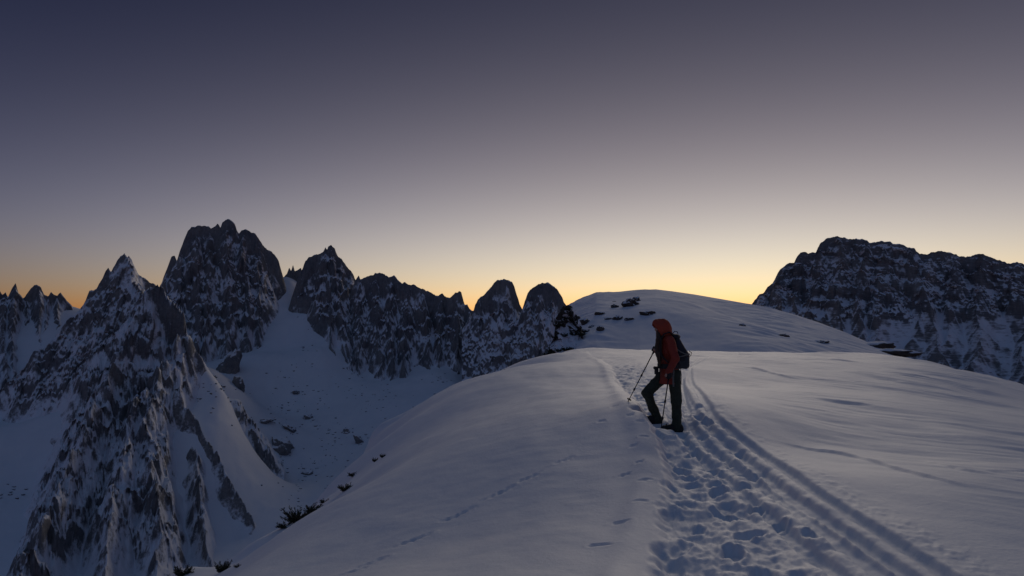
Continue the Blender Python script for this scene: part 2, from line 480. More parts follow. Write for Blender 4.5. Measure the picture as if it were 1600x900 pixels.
    # ---- ski tracks
    for sd_, al_, o, dp in ((t1, a1, -0.02, 0.06), (t1, a1, -0.28, 0.06), (t2, a2, 0.05, 0.055), (t2, a2, -0.21, 0.055)):
        k = sd_ - o + 0.03 * vnoise(al_ * 0.9, al_ * 0, seed=70) + 0.012 * vnoise(al_ * 6, al_ * 0 + 3, seed=71)
        dp_ = dp * (1 - 0.6 * sstep(16, 40, rs)) * (0.92 + 0.16 * vnoise(al_ * 1.3, al_ * 0 + 9, seed=73))
        d += -dp_ * (1 - sstep(0.035, 0.085, np.abs(k))) + 0.14 * dp_ * np.exp(-((np.abs(k) - 0.115) / 0.04) ** 2)
    cl = np.exp(-((t1 - 0.22) / 0.16) ** 2) + np.exp(-((t2 - 0.05) / 0.5) ** 2) * 0.5
    d += cl * 0.012 * np.clip(fbm(xs * 9, ys * 9, oct=3, seed=77), -0.2, 2) * (1 - sstep(10, 25, rs))
    # ---- wind-broken crust lips on the right field
    for P, h in ((CR1, 0.030), (CR2, 0.026), (CR3, 0.05)):
        k, al_ = polydist(P, xs, ys)
        Lp = np.linalg.norm(np.diff(P, axis=0), axis=1).sum()
        env = sstep(0, 0.25 * Lp, al_) * (1 - sstep(0.75 * Lp, Lp, al_))
        k = k + 0.05 * vnoise(al_ * 1.5, al_ * 0, seed=80)
        d += h * env * (sstep(-0.02, 0.03, -k)) * np.exp(-np.clip(-k, 0, 9) / 0.9) * (np.abs(k) < 4)
    z = z.copy(); z[f] += d
    for cx, cy, cz, la, lb in STANCE:
        w_ = np.exp(-(((x - cx) / la) ** 2 + ((y - cy) / lb) ** 2) ** 2)
        z = z * (1 - w_) + cz * w_
    return z
CR1 = gpoly([(1190, 686), (1260, 702), (1330, 715), (1410, 737), (1480, 755), (1560, 772)])
CR2 = gpoly([(1435, 723), (1480, 733), (1510, 740), (1555, 747)])
CR3 = gpoly([(1140, 572), (1185, 578), (1220, 588), (1260, 595)])

az_in = np.linspace(R(-43), R(43), 1000)
az_out = np.linspace(R(43), R(317), 110)[1:-1]
AZ = np.concatenate([az_in, az_out])
RR = np.concatenate([np.geomspace(0.3, 3.4, 18)[:-1], np.geomspace(3.4, 78, 600), np.geomspace(78, 140, 22)[1:]])
A, Rr = np.meshgrid(AZ, RR, indexing='ij')
X, Y = Rr * np.sin(A), Rr * np.cos(A)
Z = ridge_height(X, Y)
tag(grid_mesh('snow_ridge', np.stack([X, Y, Z], -1), M_SNOW, closed_u=True, flip=True),
    'broad snow ridge with a trodden trail and ski tracks in the foreground', kind='structure')
def gz(x, y):
    return float(ridge_height(np.array([[x]]), np.array([[y]]))[0, 0])

# ================================================================== mountains
def resample(P, n):
    P = np.asarray(P, float)
    s = np.concatenate([[0], np.cumsum(np.hypot(np.diff(P[:, 0]), 0.35 * np.diff(P[:, 1])))])
    t = np.linspace(0, s[-1], n)
    return np.stack([np.interp(t, s, P[:, k]) for k in range(P.shape[1])], -1)

def gsm(a, k):
    k = max(1, int(k)); x = np.arange(-3 * k, 3 * k + 1); w = np.exp(-0.5 * (x / k) ** 2); w /= w.sum()
    return np.convolve(np.pad(a, 3 * k, mode='edge'), w, mode='valid')

def rock_wall(name, label, crest, foot, nu, nv, mat, seed, power=1.5, amp=1.0, rib=60.0, ledge=0.0, jag=1.0, strat=0.0, dip=0.0, back=0.7, bulge=0.0, rnd=0.35, gully=0.8, low=0.10, push=25.0, pil=0.62, trs=0.34, bias=0.0, side=0.0, big=0.0, rag=0.0, top=0.16, edge=0.0, patchy=0.34, fin=1.0, shoulder=0.0):
    """A rock face as a surface from its crest down to its foot, with a back side.
    crest, foot: lists of (px, py, distance)."""
    C = resample(crest, nu)
    u = np.linspace(0, 1, nu)
    F = np.asarray(foot, float)
    fu = (F[:, 0] - F[0, 0]) / (F[-1, 0] - F[0, 0])
    cu = (C[:, 0] - C[0, 0]) / (C[-1, 0] - C[0, 0]) if C[-1, 0] != C[0, 0] else u
    if (np.diff(C[:, 0]) <= 0).any() or True:
        cu = np.clip(cu, 0, 1)
    Fr = np.stack([np.interp(cu, fu, F[:, k]) for k in range(3)], -1)
    Pc = pt(C[:, 0], C[:, 1], C[:, 2]); Pf = pt(Fr[:, 0], Fr[:, 1], Fr[:, 2])
    k = nu / max(1e-6, abs(C[-1, 0] - C[0, 0]))
    zs = gsm(Pc[:, 2], 14 * k)
    t = np.linspace(0, 1, nv)
    fade = np.exp(-(t / 0.22) ** 1.4)
    zc = zs[:, None] + (Pc[:, 2] - zs)[:, None] * fade[None]
    zz = zc + (Pf[:, 2][:, None] - zc) * t[None]
    w = t[None] ** power
    xy = Pc[:, None, :2] + (Pf[:, None, :2] - Pc[:, None, :2]) * w[..., None]
    V = np.concatenate([xy, zz[..., None]], -1)
    rad = np.hypot(V[..., 0], V[..., 1])
    n = -V[..., :2] / rad[..., None]                # towards the viewer's side, level
    s = np.arctan2(V[..., 0], V[..., 1]) * rad.mean()
    z = V[..., 2]
    if bulge:
        b = bulge * np.sin(np.pi * u)[:, None] ** 0.7 * np.sin(np.pi * np.clip(t * 0.9, 0, 1))[None] ** 0.8
        V[..., :2] += n * b[..., None]
    # the ends of a face turn away to the back
    wid = abs(s[-1, 0] - s[0, 0])
    V[..., :2] -= n * (rnd * wid * np.abs(2 * cu - 1)[:, None] ** 3.0 * (0.35 + 0.65 * t)[None])[..., None]
    def billow(x, y, z=None, oct=2, sd=0, gain=0.5):
        v, g, f = 0, 1.0, 1.0
        for q in range(oct):
            v = v + g * (np.abs(vnoise(x * f, y * f, None if z is None else z * f, sd + q * 31)) * 3.2 - 0.78)
            g *= gain; f *= 2.1
        return v
    ss = s + 0.40 * rib * fbm(s / (2.0 * rib) + seed, z / (1.8 * rib), oct=3, seed=seed)
    zw = z + 0.4 * rib * fbm(s / (1.7 * rib), z / (1.7 * rib), oct=2, seed=seed + 4)
    D1 = billow(ss / (1.25 * rib), zw / (4.5 * rib), oct=1, sd=seed + 1)
    D2 = billow(ss / (0.50 * rib), zw / (2.6 * rib), rad / (2.0 * rib), oct=1, sd=seed + 2)
    D3 = billow(ss / (0.21 * rib), zw / (0.80 * rib), rad / (0.7 * rib), oct=2, sd=seed + 3)
    D4 = fbm(s / (0.085 * rib), z / (0.12 * rib), rad / (0.1 * rib), oct=2, seed=seed + 13, gain=0.6)
    D = rib * (pil * D1 + fin * (0.22 * D2 + 0.10 * D3) + 0.028 * D4)
    if big: D = D + big * ridged(ss / (2.3 * rib), zw / (7.0 * rib), oct=2, seed=seed + 31)
    D = D * amp * (0.30 + 0.70 * sstep(0, 0.16, t))[None] * (1 + 0.6 * sstep(0.55, 1.0, t))[None]
    # tiers of cliff and terrace, broken up sideways
    def tier(lg, am, sd, sharp):
        zl = z + dip * s + 0.9 * lg * fbm(s / (2.6 * lg), z / (2.6 * lg), oct=4, seed=sd) + 0.5 * lg * D2
        ph = zl / lg - np.floor(zl / lg)
        on = np.clip(0.5 + 1.6 * vnoise(s / (2.8 * lg), z / (2.0 * lg), seed=sd + 1), 0, 1)
        return -am * lg * (np.minimum(ph / sharp, (1 - ph) / (1 - sharp)) - 0.5) * on
    tt = sstep(0.01, 0.08, t)[None]
    lg = ledge or 0.9 * rib
    D = D + tt * (tier(lg, 0.62 * trs, seed + 5, 0.72) + tier(0.27 * lg, 0.42 * trs, seed + 15, 0.7))
    if ledge: D = D + tt * tier(0.12 * lg, 0.4 * trs, seed + 25, 0.7)
    D = D + push * sstep(0.2, 0.8, t)[None]
    V[..., :2] += n * D[..., None]
    if rag:                                          # ragged outline, also sideways
        tg = np.stack([-n[..., 1], n[..., 0]], -1)
        V[..., :2] += tg * (rag * fbm(s / (0.5 * rib), z / (0.35 * rib), rad / rib, oct=4, seed=seed + 40, gain=0.55))[..., None]
    # crest teeth
    V[:, 0, 2] += 0
    j = jag * (0.030 * rib * ridged(s[:, 0] / (0.09 * rib), s[:, 0] * 0, oct=3, seed=seed + 9) )
    V[..., 2] += (j - 0.015 * rib * jag)[:, None] * np.exp(-(t / 0.03))[None]
    # back side
    nb = 14
    tb = np.linspace(1, 0, nb + 1)[:-1]
    B = np.repeat(Pc[:, None, :], nb, 1)
    B[:, :, :] = V[:, :1, :]
    H = (Pc[:, 2] - Pf[:, 2])[:, None]
    nbk = n[:, :1, :]
    bz = tb[None] ** 1.1 * H
    sB = np.repeat(s[:, :1], nb, 1)
    B[..., :2] -= nbk * (bz * back * (1 + 0.25 * fbm(sB / rib, bz / rib, oct=3, seed=seed + 12)))[..., None]
    B[..., 2] -= bz
    B[..., 2] = B[..., 2] * 1.0 + (gsm(V[:, 0, 2], 10 * k) - V[:, 0, 2])[:, None] * sstep(0, 0.3, tb)[None]
    # where snow can lie: flatter ground and gully beds
    du = np.gradient(V, axis=0); dv = np.gradient(V, axis=1)
    N = np.cross(du, dv); nz = np.abs(N[..., 2]) / (np.linalg.norm(N, axis=-1) + 1e-9)
    flat_ = np.hypot(dv[..., 0], dv[..., 1]) / (np.linalg.norm(dv, axis=-1) + 1e-9)
    score = 0.50 * nz + 0.50 * (1.25 * flat_ - 0.27) + gully * np.clip(-0.10 - D1 - 0.25 * D2, 0, 0.55) * sstep(0.1, 0.4, t)[None] + patchy * fbm(s / (2.0 * rib), z / (2.4 * rib), oct=3, seed=seed + 19) + edge * (np.clip(1 - u / 0.45, 0, 1) ** 2)[:, None] + shoulder * sstep(0.50, 0.60, u)[:, None] * (1 - sstep(0.25, 0.6, t))[None] + low * (t - 0.5)[None] + bias + top * np.exp(-t / 0.18)[None]
    score = score + side * (N * np.sign(N[..., 2:3]))[..., 0] / (np.linalg.norm(N, axis=-1) + 1e-9)
    score = np.concatenate([np.full((nu, nb), 0.5), score], 1)
    V = np.concatenate([B, V], 1)
    o = grid_mesh(name, V, mat)
    at = o.data.attributes.new('snowy', 'FLOAT', 'POINT'); at.data.foreach_set('value', score.astype(np.float32).ravel())
    return tag(o, label, kind='structure')

# ---- the snow bowl between the walls
VP = [(110, 515, 1620), (112, 560, 1480), (60, 662, 1230), (20, 745, 1060), (60, 885, 880), (-120, 640, 1300), (-150, 830, 960), (0, 990, 790), (130, 640, 1150),
      (122, 482, 1720), (450, 434, 1850), (442, 478, 1770), (462, 490, 1730), (480, 520, 1650), (445, 552, 1600), (430, 640, 1400), (402, 556, 1560), (480, 700, 1220), (455, 760, 1060), (420, 830, 900), (380, 700, 1120), (340, 640, 1200), (325, 590, 1290), (312, 572, 1350),
      (550, 606, 1430), (500, 548, 1560), (600, 632, 1330), (540, 740, 1080), (680, 586, 1430), (640, 598, 1420), (740, 600, 1400), (820, 600, 1330), (900, 590, 1300), (1000, 560, 1300), (560, 830, 850), (700, 690, 1000), (640, 720, 1050), (800, 680, 900), (480, 900, 760), (900, 700, 800),
      (620, 582, 1540), (560, 572, 1560), (700, 574, 1500), (390, 515, 1740), (300, 560, 1740), (200, 580, 1500), (160, 590, 1350), (60, 640, 1440), (0, 650, 1420), (-120, 650, 1420), (240, 690, 1200), (200, 800, 950), (250, 900, 850), (150, 900, 800), (330, 900, 830),
      (500, 505, 1790), (600, 505, 1715), (700, 515, 1650), (800, 560, 1600), (560, 530, 1650), (655, 535, 1590), (478, 492, 1715), (300, 1060, 620), (700, 1000, 600), (0, 1300, 520), (-200, 1200, 560), (1000, 800, 600)]
VP += [(310, 566, 1150), (330, 584, 1142), (348, 606, 1128), (362, 632, 1105), (376, 672, 1068), (388, 735, 1010), (285, 640, 1110), (262, 680, 1040), (298, 700, 1000), (320, 760, 960), (350, 815, 920), (230, 760, 1000), (180, 700, 1060)]
VP += [(px, 545, 2350) for px in (-300, -100, 50, 200, 350, 450, 550, 650, 750, 850, 950, 1050)] + [(px, 528, 2080) for px in (-200, 0, 150, 300, 380, 520, 620, 720, 820, 920, 1040)]
VP = np.array([pt(*v) for v in VP])
HV = tps(VP[:, :2], VP[:, 2], 3e-5)
av = np.linspace(R(-58), R(14), 420); rv = np.geomspace(430, 2300, 330)
A, Rr = np.meshgrid(av, rv, indexing='ij')
X, Y = Rr * np.sin(A), Rr * np.cos(A)
Z = HV(X, Y)
Z += 6 * fbm(X / 140, Y / 140, oct=4, seed=90) + 1.2 * ridged(X / 30, Y / 60, oct=3, seed=91)
tag(grid_mesh('valley', np.stack([X, Y, Z], -1), M_FARSNOW, flip=True), 'deep shaded snow bowl below the jagged peaks', kind='structure')

def withr(pts, r):
    if not isinstance(r, list): return [(x, y, r) for x, y in pts]
    xs = [a for a, _ in r]; vs = [b for _, b in r]
    return [(x, y, float(np.interp(x, xs, vs))) for x, y in pts]

def blur2(a, k):
    x = np.arange(-2 * k, 2 * k + 1); w = np.exp(-0.5 * (x / k) ** 2); w /= w.sum()
    p = np.pad(a, ((2 * k, 2 * k), (0, 0)), mode='edge'); a = sum(w[i] * p[i:i + a.shape[0]] for i in range(len(w)))
    p = np.pad(a, ((0, 0), (2 * k, 2 * k)), mode='edge'); return sum(w[i] * p[:, i:i + a.shape[1]] for i in range(len(w)))

def ridge_into(H, X, Y, pts, k1, d1, k2):
    P = pt(*np.array(pts, float).T)
    for p, q in zip(P[:-1], P[1:]):
        d = q[:2] - p[:2]; L2 = d @ d + 1e-9
        t = np.clip(((X - p[0]) * d[0] + (Y - p[1]) * d[1]) / L2, 0, 1)
        e = np.hypot(X - p[0] - t * d[0], Y - p[1] - t * d[1])
        np.maximum(H, p[2] + (q[2] - p[2]) * t - np.where(e < d1, k1 * e, k1 * d1 + k2 * (e - d1)), out=H)

def carve(label, mat, crest, spurs, seed, k=(3.2, 40, 1.6), ks=(2.0, 24, 1.25), front=420, ncol=300, sc_=1.0, side=25, bias=0.0, extra=(), tier=1.0, name='mountain', span=None, dip=0.0, tp=42.0, rough=1.0):
    """A mountain as a height field: crest line, spurs running down from it, cliffs, cracks and blocks.
    crest and spurs are lists of (px, py, distance)."""
    cx = np.array([c[0] for c in crest], float); crr = np.array([c[2] for c in crest], float)
    px = np.linspace(*(span or (cx.min() - side, cx.max() + side)), ncol)
    az = azte(px, np.full_like(px, 480.0))[0]
    rc = np.interp(px, cx, crr)
    off = np.concatenate([-np.linspace(front, 130, int((front - 130) / 3.0))[:-1], -np.linspace(130, -12, 95), [20, 35, 60, 100, 160, 240]])
    Q = rc[:, None] + off[None]; A = np.repeat(az[:, None], len(off), 1)
    X, Y = Q * np.sin(A), Q * np.cos(A)
    wx = sc_ * (11 * fbm(X / (70 * sc_), Y / (70 * sc_), oct=3, seed=seed + 1) + 4 * fbm(X / (17 * sc_), Y / (17 * sc_), oct=2, seed=seed + 2))
    wy = sc_ * (11 * fbm(X / (70 * sc_), Y / (70 * sc_), oct=3, seed=seed + 3) + 4 * fbm(X / (17 * sc_), Y / (17 * sc_), oct=2, seed=seed + 4))
    H = np.full(X.shape, -1e4)
    ridge_into(H, X + 0.14 * wx, Y + 0.14 * wy, crest, *k)
    for sp in spurs: ridge_into(H, X + 0.8 * wx, Y + 0.8 * wy, sp, *ks)
    for sp, kk in extra: ridge_into(H, X + 0.5 * wx, Y + 0.5 * wy, sp, *kk)
    up = np.clip((H - HV(X, Y)) / 30, 0.15, 1)
    zt = H + 38 * fbm(X / 85, Y / 85, oct=4, seed=seed + 5, gain=0.6) * (1 if not dip else 0.5) + dip * A * rc.mean()
    near = 0.30 + 0.70 * sstep(3, 35, np.abs(Q - rc[:, None]))
    H = H + tier * up * near * 5.5 * np.sin(zt / tp * 2 * np.pi) * np.clip(0.5 + 1.3 * vnoise(X / 90, Y / 90, seed=seed + 6), 0, 1)
    H = H + sc_ * up * near * (9.0 * ridged(X / (46 * sc_), Y / (46 * sc_), oct=1, seed=seed + 7) + 5.0 * rough * ridged(X / (20 * sc_), Y / (26 * sc_), oct=2, seed=seed + 8))
    H = H + sc_ * up * (0.5 + 0.5 * near) * 3.2 * rough * fbm(X / (8 * sc_), Y / (8 * sc_), oct=3, seed=seed + 9, gain=0.6)
    V = np.stack([X, Y, H], -1)
    # pillars, cracks and ledges cut into the steep faces
    du = np.gradient(V, axis=0); dv = np.gradient(V, axis=1)
    N = np.cross(du, dv); N /= np.linalg.norm(N, axis=-1)[..., None] + 1e-9; N *= np.sign(N[..., 2:3])
    steep = 1 - sstep(0.42, 0.80, N[..., 2])
    sl = A * rc.mean(); q_ = sc_
    sw = sl + 6 * q_ * fbm(sl / (40 * q_), H / (40 * q_), oct=3, seed=seed + 20)
    bil = lambda a, b, sd: np.abs(vnoise(a, b, Q / (60 * q_), sd)) * 3.2 - 0.8
    D = 9.0 * bil(sw / (30 * q_), H / (130 * q_), seed + 21) + 4.0 * bil(sw / (12 * q_), H / (48 * q_), seed + 22) + 1.5 * fbm(sl / (5 * q_), H / (6 * q_), Q / (9 * q_), oct=3, seed=seed + 23, gain=0.6)
    zl = H + dip * sl + 9 * q_ * fbm(sl / (36 * q_), H / (36 * q_), oct=3, seed=seed + 24) + 4 * q_ * bil(sw / (11 * q_), H / (30 * q_), seed + 22)
    for per, am in ((26.0 * q_, 6.5 if dip else 3.0), (9.0 * q_, 2.4 if dip else 1.2)):
        ph = zl / per - np.floor(zl / per)
        on = np.clip(0.5 + 1.5 * vnoise(sl / (70 * q_), H / (45 * q_), seed=seed + 25 + int(per)), 0, 1)
        D = D - am * (np.minimum(ph / 0.74, (1 - ph) / 0.26) - 0.5) * on
    D = D * q_ * steep * up * (0.30 + 0.70 * sstep(3, 26, np.abs(Q - rc[:, None])))
    hn = -V[..., :2] / np.hypot(X, Y)[..., None]
    V[..., :2] += hn * D[..., None]
    dv = np.gradient(V, axis=1); flat_ = np.hypot(dv[..., 0], dv[..., 1]) / (np.linalg.norm(dv, axis=-1) + 1e-9)
    N = np.cross(np.gradient(V, axis=0), np.gradient(V, axis=1)); N /= np.linalg.norm(N, axis=-1)[..., None] + 1e-9; N *= np.sign(N[..., 2:3])
    conc = np.clip((blur2(H, 5) - H) / 9, -1.2, 1.2)
    score = 0.45 * N[..., 2] + 0.55 * (1.2 * flat_ - 0.20) + 0.17 * conc + 0.10 * N[..., 0] + 0.24 * fbm(X / 60, Y / 60, oct=3, seed=seed + 10) + 0.14 + bias
    o = grid_mesh(name, V, mat, flip=True)
    at = o.data.attributes.new('snowy', 'FLOAT', 'POINT'); at.data.foreach_set('value', score.astype(np.float32).ravel())
    return tag(o, label, kind='structure')

def auto_spurs(crest, picks, foot, seed, jit=10.0):
    """spurs from crest columns (picks, in px) down to the foot line (px, py, distance)"""
    g = np.random.default_rng(seed)
    C = np.array(crest, float); F = np.array(foot, float); out = []
    for p in picks:
        y0 = np.interp(p, C[:, 0], C[:, 1]); r0 = np.interp(p, C[:, 0], C[:, 2])
        xe = p + g.normal() * 1.3 * jit
        ye = np.interp(xe, F[:, 0], F[:, 1]) + g.uniform(-15, 15); re_ = np.interp(xe, F[:, 0], F[:, 2])
        pts = []
        for t in np.linspace(0.04, 1, 7):
            pts.append((p + (xe - p) * t + g.normal() * 0.35 * jit * t, y0 + (ye - y0) * t ** 1.08, r0 + (re_ - r0) * t ** 1.25))
        out.append(pts)
    return out
A_crest = [(-160, 520), (-120, 470), (-90, 440), (-60, 455), (-40, 448), (-20, 470), (-8, 462), (0, 455), (4, 462), (9, 458), (15, 472), (19, 452), (24, 446), (28, 458), (33, 470), (38, 466), (46, 456), (52, 449), (58, 445), (64, 450), (69, 461), (75, 463), (80, 457), (84, 461), (90, 463), (95, 458), (100, 464), (105, 470), (112, 477), (120, 500), (128, 530)]
C_crest = [(246, 500), (252, 462), (257, 445), (262, 422), (266, 412), (269, 400), (273, 399), (277, 408), (281, 404), (284, 390), (288, 376), (293, 364), (299, 357), (306, 355), (312, 354), (318, 354), (324, 357), (330, 359), (336, 358), (340, 352), (343, 353), (345, 358), (348, 350), (352, 346), (357, 345), (362, 346), (367, 351), (370, 360), (373, 366), (377, 362), (383, 361), (390, 363), (398, 367), (405, 375), (411, 385), (417, 391), (424, 394), (430, 400), (435, 408), (438, 420), (440, 436), (446, 470), (452, 500)]
N_crest = [(432, 470), (442, 434), (448, 428), (452, 418), (455, 424), (458, 415), (461, 424), (466, 421), (470, 419), (474, 430), (482, 470)]
D_crest = [(458, 500), (464, 450), (468, 430), (474, 420), (478, 408), (482, 403), (488, 402), (494, 399), (500, 397), (505, 394), (508, 388), (511, 391), (513, 386), (517, 384), (520, 387), (523, 388), (526, 396), (529, 402), (535, 408), (541, 416), (547, 424), (552, 433), (558, 445), (566, 480), (574, 520)]
E_crest = [(540, 520), (548, 470), (554, 440), (557, 435), (560, 432), (563, 437), (567, 436), (572, 433), (578, 431), (584, 430), (590, 428), (597, 428), (603, 431), (608, 434), (613, 433), (617, 432), (621, 438), (627, 443), (632, 441), (638, 444), (644, 445), (650, 448), (657, 451), (664, 453), (670, 457), (676, 462), (681, 465), (686, 463), (691, 461), (697, 465), (703, 464), (708, 461), (712, 459), (716, 457), (720, 458), (722, 464), (724, 476), (727, 478), (730, 476), (733, 483), (738, 487), (742, 489), (748, 500), (760, 530)]
F1_crest = [(728, 540), (736, 505), (741, 488), (743, 478), (747, 469), (752, 464), (758, 458), (765, 452), (770, 447), (776, 441), (782, 438), (788, 437), (793, 438), (797, 441), (800, 442), (803, 449), (806, 458), (809, 466), (811, 474), (813, 487), (818, 510), (826, 540)]
F2_crest = [(800, 540), (808, 512), (814, 492), (817, 482), (820, 470), (824, 460), (829, 454), (835, 449), (841, 445), (848, 443), (855, 444), (860, 446), (866, 450), (871, 453), (875, 458), (878, 464), (880, 473), (890, 484), (905, 500), (925, 530)]
B_crest = [(110, 640), (122, 560), (130, 500), (136, 470), (140, 458), (144, 456), (149, 453), (154, 446), (158, 438), (163, 430), (166, 422), (169, 419), (172, 429), (176, 428), (180, 416), (184, 408), (188, 404), (192, 402), (194, 400), (198, 405), (204, 412), (211, 422), (219, 433), (227, 441), (233, 446), (238, 445), (244, 451), (250, 460), (258, 474), (266, 500), (276, 560), (290, 640)]

a_ = withr(A_crest[1:-2], 1700)
carve('small jagged dark peaks at the far left edge', M_PEAK, a_, auto_spurs(a_, [-95, -60, -20, 8, 24, 40, 58, 75, 92], [(-120, 650, 1380), (0, 640, 1400), (50, 620, 1420), (112, 560, 1520)], 1), 601, front=330, ncol=300)
c_ = withr([p for p in C_crest if p[1] < 470], 1820)
carve('tallest blocky dark rock massif left of the snowy col', M_PEAK, c_, auto_spurs(c_, [262, 286, 308, 332, 357, 380, 402], [(246, 640, 1480), (300, 650, 1470), (350, 640, 1490), (400, 600, 1540), (425, 560, 1600), (440, 500, 1720)], 2), 621, k=(3.4, 60, 2.5), ks=(2.2, 28, 1.8), front=360, ncol=330, bias=-0.02)
n_ = withr(N_crest[1:-1], 1880)
carve('tiny rock teeth on the snowy col right of the tallest massif', M_PEAK, n_, [], 631, k=(3.2, 20, 2.0), front=140, ncol=80, sc_=0.5, side=8)
d_ = withr([p for p in D_crest if p[1] < 450], 1760)
carve('dark pointed peak with a toothed tip right of the snowy col', M_PEAK, d_, auto_spurs(d_, [506, 516, 530, 545], [(460, 500, 1700), (480, 560, 1600), (500, 610, 1480), (560, 640, 1440)], 3), 641, k=(3.3, 40, 2.9), ks=(2.2, 22, 1.9), front=330, ncol=210)
e_ = withr([p for p in E_crest if p[1] < 495], [(540, 1720), (760, 1560)])
carve('long jagged rock wall stepping down between the pointed peak and the towers', M_PEAK, e_, auto_spurs(e_, [566, 590, 612, 640, 662, 690, 714, 734], [(540, 640, 1430), (640, 665, 1360), (760, 650, 1350)], 4), 651, k=(3.3, 42, 2.6), ks=(2.3, 24, 1.9), front=300, ncol=360)
f_ = withr([p for p in F1_crest if p[1] < 512], 1460)
carve('left one of the two rounded rock towers above the snow brow', M_PEAK, f_, auto_spurs(f_, [752, 772, 790, 806], [(728, 640, 1290), (826, 640, 1290)], 5, 7), 661, k=(3.8, 36, 2.0), front=230, ncol=180, side=14, bias=0.06)
f_ = withr([p for p in F2_crest if p[1] < 512], 1420)
carve('right one of the two rounded rock towers beside the snow dome', M_PEAK, f_, auto_spurs(f_, [826, 844, 862, 880], [(800, 640, 1250), (925, 640, 1250)], 6, 7), 671, k=(3.8, 36, 2.0), front=230, ncol=200, side=14, bias=0.06)
b_ = withr([p for p in B_crest if 134 < p[0] < 252], 1320)
carve('sharp pyramid peak whose broad rocky buttress falls to the valley floor', M_SPUR, b_, [
    [(196, 404, 1318), (206, 450, 1270), (218, 474, 1225), (232, 462, 1184)],
    [(289, 525, 1146), (272, 562, 1112), (250, 592, 1070), (238, 640, 1018), (230, 690, 965), (232, 750, 905), (240, 820, 835), (250, 900, 765), (256, 990, 690)],
    [(280, 620, 1062), (305, 655, 1030), (335, 705, 988), (360, 762, 950), (384, 806, 912), (394, 850, 880), (400, 900, 850)],
    [(215, 520, 1150), (190, 560, 1110), (160, 610, 1060), (134, 675, 990), (106, 740, 925), (76, 810, 855), (44, 880, 790), (10, 960, 730)],
    [(225, 620, 1040), (205, 680, 975), (188, 750, 900), (172, 830, 825), (160, 920, 750), (150, 1000, 690)],
    [(300, 700, 990), (312, 770, 930), (322, 850, 860), (330, 940, 780)],
    [(138, 470, 1332), (126, 540, 1300), (120, 590, 1250), (116, 640, 1190)],
    [(160, 450, 1318), (166, 510, 1270), (172, 560, 1220), (168, 610, 1160)]],
    681, k=(3.0, 50, 2.4), ks=(1.75, 34, 1.33), front=690, ncol=520, span=(-40, 450), bias=0.08, rough=1.7,
    extra=[([(204, 510, 1190), (213, 482, 1186), (222, 468, 1184), (230, 461, 1182), (238, 457, 1180), (246, 455, 1180), (251, 460, 1178), (256, 466, 1176), (262, 474, 1172), (268, 481, 1168), (276, 487, 1162), (282, 494, 1158), (286, 504, 1152), (289, 525, 1146)], (3.2, 45, 1.9))])
# right-hand massif
G_crest = [(1080, 600), (1120, 540), (1160, 495), (1180, 470), (1187, 462), (1193, 459), (1200, 449), (1207, 444), (1212, 435), (1219, 425), (1226, 417), (1233, 412), (1241, 411), (1246, 403), (1251, 397), (1257, 395), (1263, 398), (1269, 396), (1275, 397), (1279, 388), (1284, 381), (1291, 376), (1300, 373), (1310, 371), (1320, 372), (1332, 374), (1344, 375), (1354, 379), (1358, 384), (1366, 380), (1377, 378), (1390, 379), (1402, 381), (1410, 384), (1420, 388), (1430, 391), (1437, 398), (1445, 398), (1455, 396), (1464, 394), (1474, 395), (1485, 396), (1497, 401), (1508, 404), (1518, 401), (1527, 399), (1538, 400), (1550, 405), (1562, 410), (1572, 414), (1578, 416), (1584, 413), (1590, 411), (1597, 413), (1605, 418), (1640, 430), (1690, 425), (1760, 460), (1830, 520)]
g_ = withr([p for p in G_crest if 1150 < p[0] < 1800], 2500)
carve('long dark layered mountain with snow bands at the right', M_MASSIF, g_, auto_spurs(g_, [1200, 1226, 1252, 1284, 1315, 1350, 1385, 1420, 1455, 1495, 1530, 1570, 1620, 1680, 1740], [(1100, 690, 1860), (1300, 700, 1780), (1500, 710, 1750), (1850, 720, 1780)], 9, 30), 691,
      k=(2.2, 90, 1.2), ks=(1.5, 60, 0.95), front=760, ncol=560, sc_=1.8, side=40, bias=0.09, tier=2.0, dip=0.22, tp=58.0)
